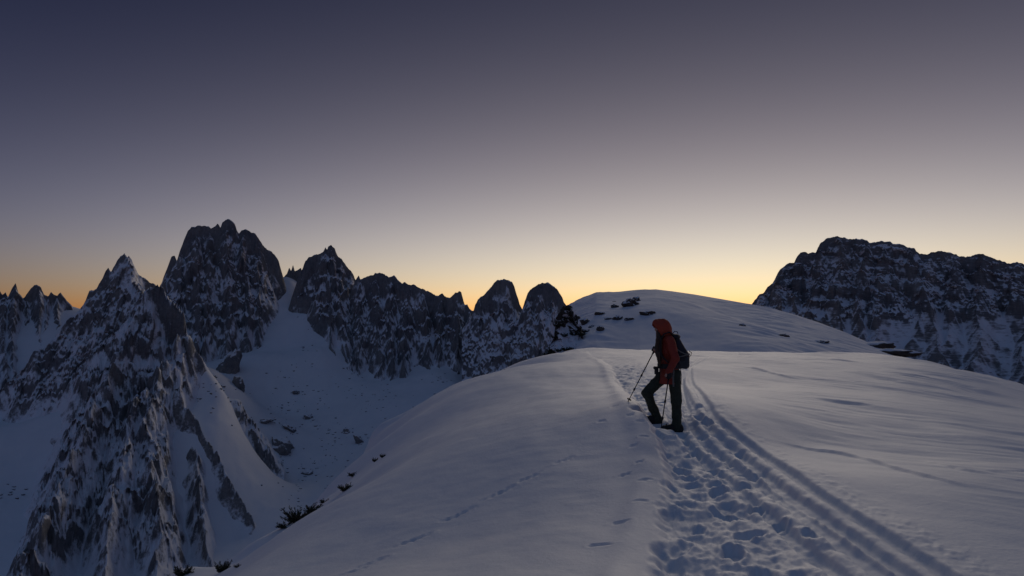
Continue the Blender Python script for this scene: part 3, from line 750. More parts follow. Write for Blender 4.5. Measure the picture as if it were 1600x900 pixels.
# ---- the dome behind the ridge
def dome():
    crest = [(866, 600, 270), (872, 560, 276), (877, 520, 280), (881, 492, 282), (886, 478, 282), (892, 474, 280), (900, 470, 275), (912, 465, 270), (925, 461, 262), (932, 458, 258), (945, 457, 255), (960, 457, 250), (980, 455, 246), (1000, 453, 242), (1025, 452, 238), (1050, 455, 234), (1085, 460, 228), (1120, 466, 222), (1160, 473, 214),
             (1200, 481, 206), (1240, 491, 196), (1280, 504, 184), (1320, 519, 172), (1350, 532, 162), (1385, 549, 150), (1420, 566, 140), (1500, 610, 125), (1600, 670, 110)]
    foot = [(866, 640, 120), (900, 600, 100), (1000, 590, 95), (1200, 590, 92), (1400, 610, 90), (1600, 700, 85)]
    nu, nv = 460, 200
    C = resample(crest, nu); F = np.array(foot, float)
    Fr = np.stack([np.interp(C[:, 0], F[:, 0], F[:, k]) for k in range(3)], -1)
    Pc, Pf = pt(C[:, 0], C[:, 1], C[:, 2]), pt(Fr[:, 0], Fr[:, 1], Fr[:, 2])
    t = np.linspace(0, 1, nv)
    w = t[None]
    xy = Pc[:, None, :2] + (Pf[:, None, :2] - Pc[:, None, :2]) * w[..., None]
    prof = 0.62 * t + 0.38 * t ** 2.2
    z = Pc[:, 2][:, None] + (Pf[:, 2] - Pc[:, 2])[:, None] * prof[None]
    V = np.concatenate([xy, z[..., None]], -1)
    X, Y = V[..., 0], V[..., 1]
    body = sstep(0.0, 0.12, t)[None] * (1 - sstep(0.85, 1, t))[None]
    az = np.arctan2(X, Y)
    pxs = 800 + np.tan(az) * FPX
    # smooth lobe of drifted snow in front, with a lip along its top
    q = 0.47 + 0.10 * sstep(900, 1020, pxs) * 0 - 0.10 * sstep(900, 1010, pxs) + 0.25 * sstep(1040, 1250, pxs)
    V[..., 2] += body * (1.3 * sstep(-0.02, 0.10, t[None] - q) * (1 - sstep(0.25, 0.5, t[None] - q)) * (1 - sstep(1080, 1300, pxs)))
    V[..., 2] += body * (0.9 * fbm(X / 34, Y / 50, oct=4, seed=201))
    rough = (1 - sstep(900, 990, pxs)) + sstep(1080, 1200, pxs) * 0.55
    V[..., 2] += body * rough * 0.42 * ridged((X + Y * 0.8) / 5.0, (Y - 0.3 * X) / 16.0, oct=4, seed=205)
    V[..., 2] += body * 0.07 * fbm(X / 2.0, Y / 3.5, oct=3, seed=207)
    nb = 12
    tb = np.linspace(1, 0, nb + 1)[:-1]
    n = Pc[:, :2] / np.linalg.norm(Pc[:, :2], axis=1)[:, None]
    B = np.repeat(V[:, :1, :], nb, 1)
    B[..., :2] += n[:, None, :] * (tb * 160)[None, :, None]
    B[..., 2] -= (tb ** 1.6 * 70)[None]
    V = np.concatenate([B, V], 1)
    o = grid_mesh('snow_hill', V, M_HILLSNOW)
    return tag(o, 'rounded snow dome behind the ridge under the sunset glow', kind='structure'), V[:, nb:]
hill, HILLV = dome()
HAZ = np.arctan2(HILLV[..., 0], HILLV[..., 1]); HTE = (HILLV[..., 2] - CAMZ) / np.hypot(HILLV[..., 0], HILLV[..., 1])
def hill_at(px, py):
    a, t = azte(px, py)
    k = np.argmin((HAZ - a) ** 2 + (HTE - t) ** 2)
    return HILLV.reshape(-1, 3)[k]
VAZ = np.arctan2(X, Y); VTE = (Z - CAMZ) / np.hypot(X, Y)
VPOS = np.stack([X, Y, Z], -1).reshape(-1, 3)
def valley_at(px, py):
    a, t = azte(px, py)
    k = np.argmin((VAZ - a) ** 2 + (VTE - t) ** 2)
    return VPOS[k]

# ---- far lowland to the horizon
n = 96
aa = np.linspace(0, 2 * np.pi, n + 1)[:-1]
rr = np.array([1.0, 300, 900, 2000, 5000, 12000, 30000, 70000])
A, Rr = np.meshgrid(aa, rr, indexing='ij')
Zf = -700 + 60 * fbm(Rr * np.sin(A) / 900, Rr * np.cos(A) / 900, oct=3, seed=300) - 0.004 * Rr
tag(grid_mesh('ground', np.stack([Rr * np.sin(A), Rr * np.cos(A), Zf], -1), M_FARSNOW, closed_u=True, flip=True), 'snowy lowland far below the ridge', kind='structure')
#@@OBJECTS@@
# ================================================================== rocks
def ico(sub):
    bm = bmesh.new(); bmesh.ops.create_icosphere(bm, subdivisions=sub, radius=1.0)
    v = np.array([x.co[:] for x in bm.verts]); f = np.array([[x.index for x in p.verts] for p in bm.faces]); bm.free()
    return v, f
ICO4, ICO3 = ico(4), ico(3)
def boulder(name, loc, size, seed, mat, label, group=None, hi=True, rz=0.0, sink=0.3):
    v, f = ICO4 if hi else ICO3
    v = v.copy()
    c = np.random.default_rng(seed)
    # cut the ball with random planes: angular blocks
    for _ in range(15):
        n = c.normal(size=3); n /= np.linalg.norm(n); d = c.uniform(0.5, 0.85)
        k = v @ n - d
        v -= np.where(k > 0, k, 0)[:, None] * n[None] * 0.92
    nn = v / np.linalg.norm(v, axis=1)[:, None]
    v += nn * (0.30 * ridged(v[:, 0] * 1.5 + seed, v[:, 1] * 1.5, v[:, 2] * 1.5, oct=3, seed=seed) + 0.10 * fbm(v[:, 0] * 5, v[:, 1] * 5, v[:, 2] * 5, oct=2, seed=seed + 1))[:, None]
    v *= np.array(size)[None]
    v[:, 2] -= v[:, 2].min() + sink * (v[:, 2].max() - v[:, 2].min())
    o = raw_mesh(name, v, f, mat, smooth=False)
    o.location = Vector(loc); o.rotation_euler = (0, 0, rz)
    return tag(o, label, 'rock', group)

def on_hill(px, py): return hill_at(px, py)
HR = 'rocks showing through the snow of the dome'
def hill_rock(px, py, w, h, seed, label, name='boulder', hi=False):
    p = on_hill(px, py); r = math.hypot(p[0], p[1]); k = r / FPX
    a = math.atan2(p[0], p[1])
    boulder(name, p, (w * k / 2, w * k / 1.6, h * k / 1.6), seed, M_BOULDER, label, HR, True, rz=-a, sink=0.5)
hill_rock(985, 477, 24, 15, 71, 'largest dark rock high on the left face of the snow dome', hi=True)
hill_rock(994, 470, 12, 9, 2, 'small rock touching the upper right of the largest dome rock')
hill_rock(962, 480, 11, 7, 3, 'small rock just left of the largest dome rock')
hill_rock(960, 474, 7, 6, 4, 'tiny upper rock left of the largest dome rock')
hill_rock(936, 491, 15, 5, 5, 'thin flat rock on the upper left face of the dome')
hill_rock(965, 498, 14, 8, 6, 'middle rock of the row along the lip below the largest dome rock')
hill_rock(983, 498, 15, 5, 7, 'flat rock at the right of the row along the dome lip')
hill_rock(950, 498, 9, 4, 8, 'small flat rock at the left of the row along the dome lip')
hill_rock(1011, 491, 20, 8, 9, 'triangular rock right of the largest dome rock, behind the hood', hi=True)
hill_rock(938, 515, 10, 8, 10, 'lone dark rock low on the left face of the dome')
hill_rock(924, 510, 9, 5, 11, 'pale low rock left of the lone dark rock on the dome')
hill_rock(914, 503, 14, 8, 12, 'rock above the left end of the dark thicket beside the dome')
hill_rock(902, 500, 14, 10, 13, 'rock at the top of the dark thicket beside the dome')
hill_rock(916, 518, 13, 6, 14, 'flat rock right beside the middle of the dark thicket')
hill_rock(1160, 509, 9, 5, 16, 'small stone in the wind streaks on the right flank of the dome')
hill_rock(1225, 524, 14, 4, 17, 'low stone strip halfway down the right flank of the dome')
hill_rock(1285, 534, 16, 4, 18, 'low stone strip low on the right flank of the dome')
p = hill_at(1394, 552)
boulder('rock_outcrop', pt(1393, 555, 138), (4.2, 2.4, 0.65), 31, M_BOULDER, 'long brown rock bank at the right foot of the dome', HR, True, rz=-0.45, sink=0.25)
boulder('rock_outcrop', pt(1370, 546, 146), (3.0, 2.2, 0.9), 32, M_BOULDER, 'thin rock edge just left of the long brown rock bank', HR, False, rz=-0.45, sink=0.25)

# rock and dark scrub at the left foot of the dome
M_CRAG = rock_snow_mat('crag_rock', 0.50, 0.72, 0.45, 0.25, amps=(0.1, 0.26, 0.36), rock=((0.05, 0.05, 0.045), (0.13, 0.11, 0.09)))
cr = rock_wall('crag', None, [(846, 600, 128), (853, 562, 128), (859, 546, 128), (864, 526, 129), (869, 511, 130), (873, 494, 131), (877, 484, 132), (882, 479, 133), (888, 477, 134), (893, 480, 134), (897, 488, 133), (901, 493, 132), (905, 507, 131), (909, 520, 129), (913, 536, 128), (918, 552, 127), (926, 590, 126)],
               [(846, 620, 118), (875, 610, 112), (895, 605, 112), (926, 600, 116)], 150, 120, M_CRAG, 195, rib=4.0, power=1.2, push=0.6, low=0.0, rnd=0.15, rag=0.7, bias=-0.05)
del cr['kind']
tag(cr, 'steep dark crag with snow ledges between the rock tower and the dome', 'crag')
# outcrops in the bowl
VR = 'outcrops in the shaded snow bowl'
def bowl_rock(px, py, w, h, seed, label, tilt=0.0):
    q = valley_at(px, py); r = math.hypot(q[0], q[1]); m = r / FPX
    o = boulder('rock_outcrop', q, (w * m / 2, w * m / 2, h * m / 1.4), seed, M_BOWL, label, VR, True, rz=-math.atan2(q[0], q[1]), sink=0.55)
    o.rotation_euler[1] = tilt
    return o
M_BOWL = rock_snow_mat('bowl_rock', 0.42, 0.66, 0.16, 1.2, amps=(0.1, 0.3, 0.35), attr=False)
bowl_rock(442, 695, 34, 16, 51, 'largest slanting dark outcrop in the middle of the bowl', R(38))
bowl_rock(455, 668, 26, 6, 52, 'narrow rib just above the largest bowl outcrop', R(30))
bowl_rock(389, 674, 17, 7, 53, 'flat outcrop left of the largest bowl outcrop')
bowl_rock(483, 654, 15, 8, 54, 'small outcrop above right of the largest bowl outcrop', R(35))
bowl_rock(413, 657, 22, 6, 55, 'thin rock band above the flat bowl outcrop')
bowl_rock(358, 578, 26, 40, 56, 'tall leaning crag on the snow shoulder below the tallest massif', R(20))
bowl_rock(372, 605, 16, 22, 57, 'smaller crag just below the tall leaning crag')
bowl_rock(345, 555, 24, 18, 58, 'crag at the top of the snow shoulder')
bowl_rock(481, 737, 15, 8, 59, 'cluster rock lowest in the middle of the bowl')
bowl_rock(560, 690, 12, 18, 60, 'steep rock close to the snow brow on the right of the bowl', R(-30))
bowl_rock(540, 676, 10, 9, 61, 'small rock left of the steep rock near the brow')
bowl_rock(463, 612, 9, 7, 62, 'lone small rock high in the middle of the bowl')
bowl_rock(15, 622, 34, 7, 63, 'flat rock patch in the left snow below the far left peaks')
# scattered stones, too many and too small to tell apart
sv, sf = [], []
iv, if_ = ico(1)
srng = np.random.default_rng(5)
def put(px, py, w):
    q = valley_at(px, py); m = math.hypot(q[0], q[1]) / FPX
    v = iv * (1 + 0.3 * srng.normal(size=(len(iv), 1))) * np.array([w * m / 2 * srng.uniform(0.8, 1.8), w * m / 2, w * m / 2.2]) + q
    sf.append(if_ + sum(len(x) for x in sv)); sv.append(v)
for cx, cy, sx, sy, n_, w in [(460, 640, 60, 40, 60, 2.2), (520, 690, 60, 45, 70, 2.4), (470, 745, 40, 25, 40, 2.4), (600, 620, 60, 20, 30, 2.0), (470, 570, 30, 50, 30, 2.0), (330, 615, 25, 30, 40, 3.2), (300, 600, 20, 20, 25, 3.0), (560, 600, 40, 20, 25, 2.2), (10, 770, 25, 12, 12, 3.0), (700, 590, 40, 8, 16, 2.2), (480, 510, 15, 30, 14, 2.2)]:
    for _ in range(n_):
        put(cx + srng.normal() * sx * 0.6, cy + srng.normal() * sy * 0.6, w * srng.uniform(0.5, 1.5))
tag(raw_mesh('scree', np.concatenate(sv), np.concatenate(sf), M_BOWL, smooth=False), 'small dark stones scattered over the shaded snow bowl', kind='stuff')

# ================================================================== dwarf pines
M_NEEDLE = plain('pine_needles', (0.028, 0.034, 0.018), 0.8, 0.5, 6)
M_BARK = plain('pine_bark', (0.06, 0.045, 0.035), 0.9, 0.3, 20)
def tube_pts(P, rad, n=5):
    P = np.asarray(P, float); rad = np.broadcast_to(np.asarray(rad, float), (len(P),))
    T = np.gradient(P, axis=0); T /= np.linalg.norm(T, axis=1)[:, None] + 1e-9
    ref = np.array([0, 0, 1.0]) if abs(T[0, 2]) < 0.9 else np.array([1.0, 0, 0])
    a = np.linspace(0, 2 * np.pi, n, endpoint=False)
    V = []
    for p, t, r in zip(P, T, rad):
        u = np.cross(t, ref); u /= np.linalg.norm(u) + 1e-9; w = np.cross(t, u)
        V.append(p + r * (np.cos(a)[:, None] * u + np.sin(a)[:, None] * w))
    V = np.array(V)
    idx = np.arange(len(P) * n).reshape(len(P), n)
    q = []
    for i in range(len(P) - 1):
        for j in range(n):
            q.append([idx[i, j], idx[i, (j + 1) % n], idx[i + 1, (j + 1) % n], idx[i + 1, j]])
    V = V.reshape(-1, 3)
    # end caps as fans of quads collapsed to the centre
    c0, c1 = len(V), len(V) + 1
    V = np.vstack([V, P[:1], P[-1:]])
    for j in range(0, n):
        q.append([c0, idx[0, (j + 1) % n], idx[0, j], idx[0, j]][:3] + [c0])
        q.append([c1, idx[-1, j], idx[-1, (j + 1) % n], c1])
    return V, q
def join_faces(parts):
    V, F, o = [], [], 0
    for v, f in parts:
        V.append(v); F += [[i + o for i in (p if p[-1] != p[0] else p[:-1])] for p in f]; o += len(v)
    return np.concatenate(V), F
def poly_mesh(name, parts, mat, parent=None, smooth=True):
    V, F = join_faces(parts)
    me = bpy.data.meshes.new(name); me.from_pydata([tuple(v) for v in V], [], [tuple(f) for f in F]); me.validate()
    me.polygons.foreach_set('use_smooth', np.full(len(me.polygons), smooth)); me.materials.append(mat)
    o = bpy.data.objects.new(name, me); COL.objects.link(o)
    if parent: o.parent = parent
    return o
def pine_meshes(seed, shoots=56, tufts=40):
    g = np.random.default_rng(seed)
    stems, nd_v, nd_f = [], [], []
    k = 0
    for i in range(shoots):
        a = g.uniform(0, 2 * np.pi); L = g.uniform(0.55, 1.0); up = g.uniform(0.25, 0.9)
        t = np.linspace(0, 1, 6)[:, None]
        d = np.array([math.cos(a), math.sin(a), 0])
        P = d * L * 0.75 * t + np.array([0, 0, 1.0]) * (up * L * t ** 1.6) + g.normal(size=(6, 3)) * 0.02 * t
        if i % 2 == 0: stems.append(tube_pts(P, np.linspace(0.022, 0.007, 6), 4))
        for _ in range(tufts):
            s_ = g.uniform(0.3, 1.0); f_ = s_ * 5; j = min(4, int(f_)); c = P[j] + (P[j + 1] - P[j]) * (f_ - j)
            c = c + g.normal(size=3) * 0.03
            n_ = g.normal(size=3); n_[2] = abs(n_[2]) + 0.4; n_ = n_ / np.linalg.norm(n_) + 0.7 * d; n_ /= np.linalg.norm(n_)
            w = np.cross(n_, g.normal(size=3)); w /= np.linalg.norm(w) + 1e-9
            ln = g.uniform(0.07, 0.16); wd = g.uniform(0.014, 0.034)
            nd_v += [c - w * wd, c + w * wd, c + n_ * ln]
            nd_f.append([k, k + 1, k + 2]); k += 3
    fo = raw_mesh('foliage', np.array(nd_v), np.array(nd_f), M_NEEDLE, smooth=False)
    st = poly_mesh('stem', stems, M_BARK)
    return fo, st
protos = []
for sd_ in (3, 8, 21):
    fo, st = pine_meshes(sd_); protos.append((fo.data, st.data))
    bpy.data.objects.remove(fo); bpy.data.objects.remove(st)
pk = [0]
def pine(loc, size, label, group, flat=0.8):
    t = thing('dwarf_pine', loc, label, 'shrub', group, rz=pk[0] * 1.3)
    t.scale = (size, size, size * flat)
    fm, sm = protos[pk[0] % 3]; pk[0] += 1
    for nm, me in (('foliage', fm), ('stem', sm)):
        o = bpy.data.objects.new(nm, me); COL.objects.link(o); o.parent = t
    return t
BR = 'dwarf pines poking out of the snow brow'
def brow_hit(px, py):
    """first ground behind a pixel, or the skyline of the ridge below it"""
    a, t = azte(px, py)
    r = np.geomspace(4, 70, 1200); zz_ = H0(r * math.sin(a), r * math.cos(a))
    d = CAMZ + r * t - zz_
    k = int(np.argmax(d < 0)) if (d < 0).any() else int(np.argmax((zz_ - CAMZ) / r))
    return r[k] * math.sin(a), r[k] * math.cos(a), r[k]
def brow_pine(px, py, r, wpx, label, flat=0.7):
    x, y, r = brow_hit(px, py)
    size = 1.1 * wpx * r / FPX / 1.5
    return pine((x, y, gz(x, y) - 0.10 * size), size, label, BR, flat)
brow_pine(348, 892, 11.5, 22, 'dark twig tuft at the notch in the lower left snow edge', 1.2)
brow_pine(372, 884, 10.6, 12, 'small tuft in the snow right of the notch at lower left')
brow_pine(286, 900, 13.0, 26, 'dark tuft at the far lower left of the snow edge', 0.9)
brow_pine(468, 812, 18.5, 46, 'largest dark shrub along the lower snow edge', 0.8)
brow_pine(448, 824, 17.5, 30, 'flat shrub trailing down left of the largest edge shrub', 0.5)
brow_pine(490, 796, 19.0, 26, 'shrub right above the largest edge shrub', 0.8)
brow_pine(507, 782, 20.5, 14, 'little shrub on the edge between the largest and the brown shrub')
brow_pine(540, 762, 21.0, 22, 'brownish shrub standing in the snow strip below the brow', 0.9)
brow_pine(553, 742, 23.5, 20, 'thin shrub lying along the lower snow edge above the brown one', 0.5)
brow_pine(586, 720, 24.0, 9, 'left one of the two tiny sprigs in the snow strip', 1.3)
brow_pine(598, 714, 23.0, 10, 'right one of the two tiny sprigs beside the brow', 1.2)
q = pt(795, 574, 38.5)
boulder('boulder', (q[0], q[1], gz(q[0], q[1])), (0.30, 0.25, 0.22), 77, M_BOULDER, 'single dark stone on the far brow left of the hiker', None, False)
TH = 'dwarf pines in the dark thicket left of the dome'
prg = np.random.default_rng(17)
WORDS = ['at the brow below the crag', 'second from the left along the brow', 'in the middle of the brow row', 'at the right end of the brow row', 'right of the crag at the foot of the dome', 'halfway up the left side of the crag', 'in the middle of the crag', 'halfway up the right side of the crag',
         'high on the left of the crag', 'just under the top of the crag', 'high on the right of the crag', 'on the dome snow right of the crag', 'on the very top of the crag', 'lowest at the left end of the crag']
for k, (px, py) in enumerate([(862, 551), (872, 548), (884, 546), (896, 546), (905, 541), (868, 528), (882, 524), (896, 522), (872, 510), (884, 498), (895, 503), (908, 524), (888, 482), (856, 556)]):
    a_, t_ = azte(px, py)
    me = cr.data; nv_ = len(me.vertices)
    if k == 0:
        CV = np.empty(nv_ * 3, np.float32); me.vertices.foreach_get('co', CV); CV = CV.reshape(-1, 3)
        CA = np.arctan2(CV[:, 0], CV[:, 1]); CR_ = np.hypot(CV[:, 0], CV[:, 1]); CT = (CV[:, 2] - CAMZ) / CR_
    e = (CA - a_) ** 2 + (CT - t_) ** 2; c_ = np.argsort(e)[:12]; q = CV[c_[np.argmin(CR_[c_])]]
    sz = prg.uniform(0.9, 1.5)
    pine((q[0], q[1], q[2] - 0.15), sz, 'dark dwarf pine ' + WORDS[k], TH, 0.9)

# ================================================================== hiker
def surface_net(fn, lo, hi, h):
    """closed mesh of fn(x, y, z) < 0"""
    lo = np.array(lo, float); n = np.ceil((np.array(hi) - lo) / h).astype(int) + 1
    g = [lo[i] + h * np.arange(n[i]) for i in range(3)]
    X, Y, Z = np.meshgrid(*g, indexing='ij')
    F = fn(X, Y, Z).astype(np.float32)
    ins = F < 0
    cs = np.zeros(tuple(n - 1), np.int32)
    for a in (0, 1):
        for b in (0, 1):
            for c in (0, 1):
                cs += ins[a:n[0] - 1 + a, b:n[1] - 1 + b, c:n[2] - 1 + c]
    act = (cs > 0) & (cs < 8)
    idx = -np.ones(act.shape, np.int64); I = np.argwhere(act); idx[act] = np.arange(len(I))
    acc = np.zeros((len(I), 3)); cnt = np.zeros(len(I))
    corners = [(a, b, c) for a in (0, 1) for b in (0, 1) for c in (0, 1)]
    for p in corners:
        for ax in range(3):
            if p[ax]: continue
            q = list(p); q[ax] = 1
            f0 = F[I[:, 0] + p[0], I[:, 1] + p[1], I[:, 2] + p[2]]; f1 = F[I[:, 0] + q[0], I[:, 1] + q[1], I[:, 2] + q[2]]
            m = (f0 < 0) != (f1 < 0)
            t = np.where(m, f0 / np.where(m, f0 - f1, 1), 0)
            for k in range(3):
                acc[:, k] += np.where(m, p[k] + (t if k == ax else 0), 0)
            cnt += m
    V = lo + h * (I + acc / np.maximum(cnt, 1)[:, None])
    Q = []
    for ax in range(3):
        a0 = [slice(None)] * 3; a1 = [slice(None)] * 3
        a0[ax] = slice(0, n[ax] - 1); a1[ax] = slice(1, n[ax])
        s0, s1 = ins[tuple(a0)], ins[tuple(a1)]
        E = np.argwhere(s0 != s1)
        b_, c_ = [(1, 2), (2, 0), (0, 1)][ax]
        ok = (E[:, b_] > 0) & (E[:, c_] > 0) & (E[:, b_] < n[b_] - 1) & (E[:, c_] < n[c_] - 1); E = E[ok]
        def cell(db, dc):
            e = E.copy(); e[:, b_] -= db; e[:, c_] -= dc; return idx[e[:, 0], e[:, 1], e[:, 2]]
        q = np.stack([cell(1, 1), cell(0, 1), cell(0, 0), cell(1, 0)], 1)
        fl = s1[tuple(E.T)]
        q[fl] = q[fl][:, ::-1]
        Q.append(q)
    return V, np.concatenate(Q)
def cap(X, Y, Z, a, b, ra, rb, sq=(1, 1, 1)):
    a, b = np.array(a, float), np.array(b, float); d = b - a
    px, py, pz = X - a[0], Y - a[1], Z - a[2]
    t = np.clip((px * d[0] + py * d[1] + pz * d[2]) / (d @ d + 1e-9), 0, 1)
    return np.sqrt(((px - t * d[0]) / sq[0]) ** 2 + ((py - t * d[1]) / sq[1]) ** 2 + ((pz - t * d[2]) / sq[2]) ** 2) - (ra + (rb - ra) * t)
def ell(X, Y, Z, c, r):
    k = np.sqrt(((X - c[0]) / r[0]) ** 2 + ((Y - c[1]) / r[1]) ** 2 + ((Z - c[2]) / r[2]) ** 2)
    return (k - 1) * min(r)
def smin(a, b, k):
    h = np.clip(0.5 + 0.5 * (b - a) / k, 0, 1)
    return b + (a - b) * h - k * h * (1 - h)
def rbox(X, Y, Z, c, hs, r):
    q = [np.abs(v - cc) - hh + r for v, cc, hh in zip((X, Y, Z), c, hs)]
    return np.sqrt(sum(np.maximum(v, 0) ** 2 for v in q)) + np.minimum(np.maximum(np.maximum(q[0], q[1]), q[2]), 0) - r

J = dict(neck=(-0.00, 0, 1.42), head=(-0.055, 0.01, 1.545), chest=(0.03, 0, 1.26), waist=(0.05, 0, 1.04), pelvis=(0.06, 0, 0.88),
         sh_n=(0.03, -0.175, 1.36), el_n=(0.085, -0.25, 1.09), wr_n=(-0.02, -0.27, 0.90), ha_n=(-0.055, -0.27, 0.845),
         sh_f=(0.00, 0.175, 1.36), el_f=(0.03, 0.29, 1.11), wr_f=(-0.075, 0.27, 1.19), ha_f=(-0.115, 0.26, 1.215),
         hip_n=(0.10, -0.09, 0.86), kn_n=(0.125, -0.11, 0.46), an_n=(0.125, -0.11, 0.10),
         hip_f=(0.03, 0.09, 0.86), kn_f=(-0.275, 0.12, 0.555), an_f=(-0.125, 0.13, 0.19))
M_SKIN = plain('skin', (0.50, 0.30, 0.22), 0.6, 0.1)
M_JACKET = plain('orange_red_shell', (0.27, 0.030, 0.013), 0.62, 0.15, 9, bump=0.3, bscale=25)
M_HOOD = plain('orange_hood_shell', (0.36, 0.045, 0.015), 0.62, 0.12, 9, bump=0.3, bscale=25)
M_TROUS = plain('dark_green_trousers', (0.030, 0.042, 0.028), 0.8, 0.2, 10, bump=0.35, bscale=30)
M_BLACK = plain('black_fabric', (0.012, 0.013, 0.016), 0.7, 0.3, 20, bump=0.3, bscale=60)
M_NAVY = plain('navy_pack', (0.012, 0.016, 0.026), 0.65, 0.3, 14, bump=0.3, bscale=70)
M_GREYP = plain('grey_blue_pack', (0.032, 0.042, 0.052), 0.7, 0.2, 14, bump=0.3, bscale=70)
M_STRAP = plain('pale_webbing', (0.16, 0.16, 0.15), 0.8, 0.2, 60)
M_HAIR = plain('brown_hair', (0.055, 0.030, 0.016), 0.55, 0.5, 40)
M_POLE = plain('pole_metal', (0.03, 0.032, 0.04), 0.35, 0.2, 12, metal=0.6)
M_RED = plain('red_plastic', (0.22, 0.025, 0.018), 0.45, 0.2, 20)

hiker = thing('person', (HX, HY, HZ), 'hiker in orange-red hooded jacket and dark green trousers standing on the snow trail', 'person')
def part(name, fn, lo, hi, h, mat, parent):
    V, Q = surface_net(fn, lo, hi, h)
    return raw_mesh(name, V, Q, mat, parent)
def finger_set(X, Y, Z, h_, ax, grow):
    """five fingers curled round a pole running along ax through the palm"""
    c = np.array(h_, float); ax = np.array(ax, float); ax /= np.linalg.norm(ax)
    out = np.array([0, -1.0, 0]) if c[1] < 0 else np.array([0, 1.0, 0])
    fwd = np.cross(ax, out); fwd /= np.linalg.norm(fwd); 
    if fwd[0] > 0: fwd = -fwd
    d = ell(X, Y, Z, c + out * 0.018, (0.034 + grow, 0.022 + grow, 0.042 + grow))
    for k, L in enumerate((0.030, 0.034, 0.032, 0.026)):
        b0 = c + ax * (0.032 - 0.021 * k) + out * 0.020 + fwd * 0.018
        b1 = b0 + fwd * L * 0.55 - out * 0.016
        b2 = b1 - fwd * 0.020 - out * 0.026
        d = np.minimum(d, np.minimum(cap(X, Y, Z, b0, b1, 0.010 + grow, 0.009 + grow), cap(X, Y, Z, b1, b2, 0.009 + grow, 0.008 + grow)))
    t0 = c + ax * 0.03 - fwd * 0.018; t1 = t0 + ax * 0.022 + fwd * 0.024 - out * 0.006
    return np.minimum(d, cap(X, Y, Z, t0, t1, 0.012 + grow, 0.010 + grow))
def body_fn(X, Y, Z):
    d = ell(X, Y, Z, J['head'], (0.085, 0.072, 0.108))
    d = smin(d, ell(X, Y, Z, (-0.085, 0.01, 1.50), (0.055, 0.050, 0.055)), 0.03)           # jaw
    d = smin(d, cap(X, Y, Z, (-0.136, 0.01, 1.545), (-0.154, 0.01, 1.522), 0.008, 0.012), 0.012)    # nose
    d = smin(d, cap(X, Y, Z, (-0.132, -0.015, 1.492), (-0.132, 0.035, 1.492), 0.009, 0.009), 0.008)   # lips
    for sy in (-0.022, 0.042): d = np.maximum(d, -ell(X, Y, Z, (-0.139, sy, 1.553), (0.012, 0.014, 0.008)))
    for sy in (-0.066, 0.086): d = smin(d, ell(X, Y, Z, (-0.045, sy, 1.54), (0.018, 0.008, 0.030)), 0.008)
    d = smin(d, cap(X, Y, Z, (-0.045, 0.005, 1.48), J['neck'], 0.05, 0.055), 0.03)
    d = smin(d, cap(X, Y, Z, (0.02, 0, 1.30), J['waist'], 0.10, 0.095, (1, 1.35, 1)), 0.05)
    d = smin(d, cap(X, Y, Z, J['waist'], J['pelvis'], 0.095, 0.11, (1, 1.3, 1)), 0.05)
    for k in 'nf':
        d = smin(d, cap(X, Y, Z, J['sh_' + k], J['el_' + k], 0.045, 0.036), 0.04)
        d = smin(d, cap(X, Y, Z, J['el_' + k], J['wr_' + k], 0.036, 0.026), 0.02)
        d = smin(d, cap(X, Y, Z, J['wr_' + k], J['ha_' + k], 0.024, 0.026), 0.02)
        d = smin(d, cap(X, Y, Z, J['hip_' + k], J['kn_' + k], 0.072, 0.05), 0.05)
        d = smin(d, cap(X, Y, Z, J['kn_' + k], J['an_' + k], 0.05, 0.036), 0.03)
        a = np.array(J['an_' + k]); d = smin(d, cap(X, Y, Z, a + (0.02, 0, -0.05), a + (-0.14, 0, -0.06), 0.035, 0.025), 0.03)
    return d
part('body', body_fn, (-0.42, -0.36, -0.02), (0.30, 0.38, 1.70), 0.0085, M_SKIN, hiker)
POLE_N = ((0.000, -0.275, 0.96), (-0.155, -0.24, -0.03))
POLE_F = ((-0.085, 0.26, 1.265), (-0.50, 0.58, gz(HX - 0.50, HY + 0.58) - HZ - 0.03))
def wr(X, Y, Z, a, f, sd_): return a * fbm(X * f, Y * f, Z * f * 0.7, oct=3, seed=sd_)
def jacket_fn(X, Y, Z):
    d = cap(X, Y, Z, (0.01, 0, 1.355), (0.035, 0, 1.20), 0.115, 0.132, (1, 1.42, 1))
    d = smin(d, cap(X, Y, Z, (0.035, 0, 1.20), (0.05, 0, 0.98), 0.132, 0.125, (1, 1.40, 1)), 0.05)
    d = smin(d, cap(X, Y, Z, (0.05, 0, 0.98), (0.055, 0, 0.72), 0.128, 0.155, (1, 1.30, 1)), 0.05)
    d = smin(d, cap(X, Y, Z, (-0.005, 0.0, 1.40), (-0.03, 0.005, 1.47), 0.085, 0.070), 0.04)
    for k in 'nf':
        d = smin(d, cap(X, Y, Z, J['sh_' + k], J['el_' + k], 0.072, 0.060), 0.05)
        d = smin(d, cap(X, Y, Z, J['el_' + k], J['wr_' + k], 0.060, 0.046), 0.025)
    d = d + wr(X, Y, Z, 0.010, 11, 401) + wr(X, Y, Z, 0.004, 30, 402)
    hem = 0.725 + 0.02 * np.sin(X * 9 + Y * 7)
    d = np.maximum(d, hem - Z)
    d = np.maximum(d, -(cap(X, Y, Z, (0.05, 0, 0.60), (0.05, 0, 0.76), 0.135, 0.125, (1, 1.30, 1))))
    return d
jk = part('jacket', jacket_fn, (-0.24, -0.38, 0.68), (0.24, 0.38, 1.56), 0.0085, M_JACKET, hiker)
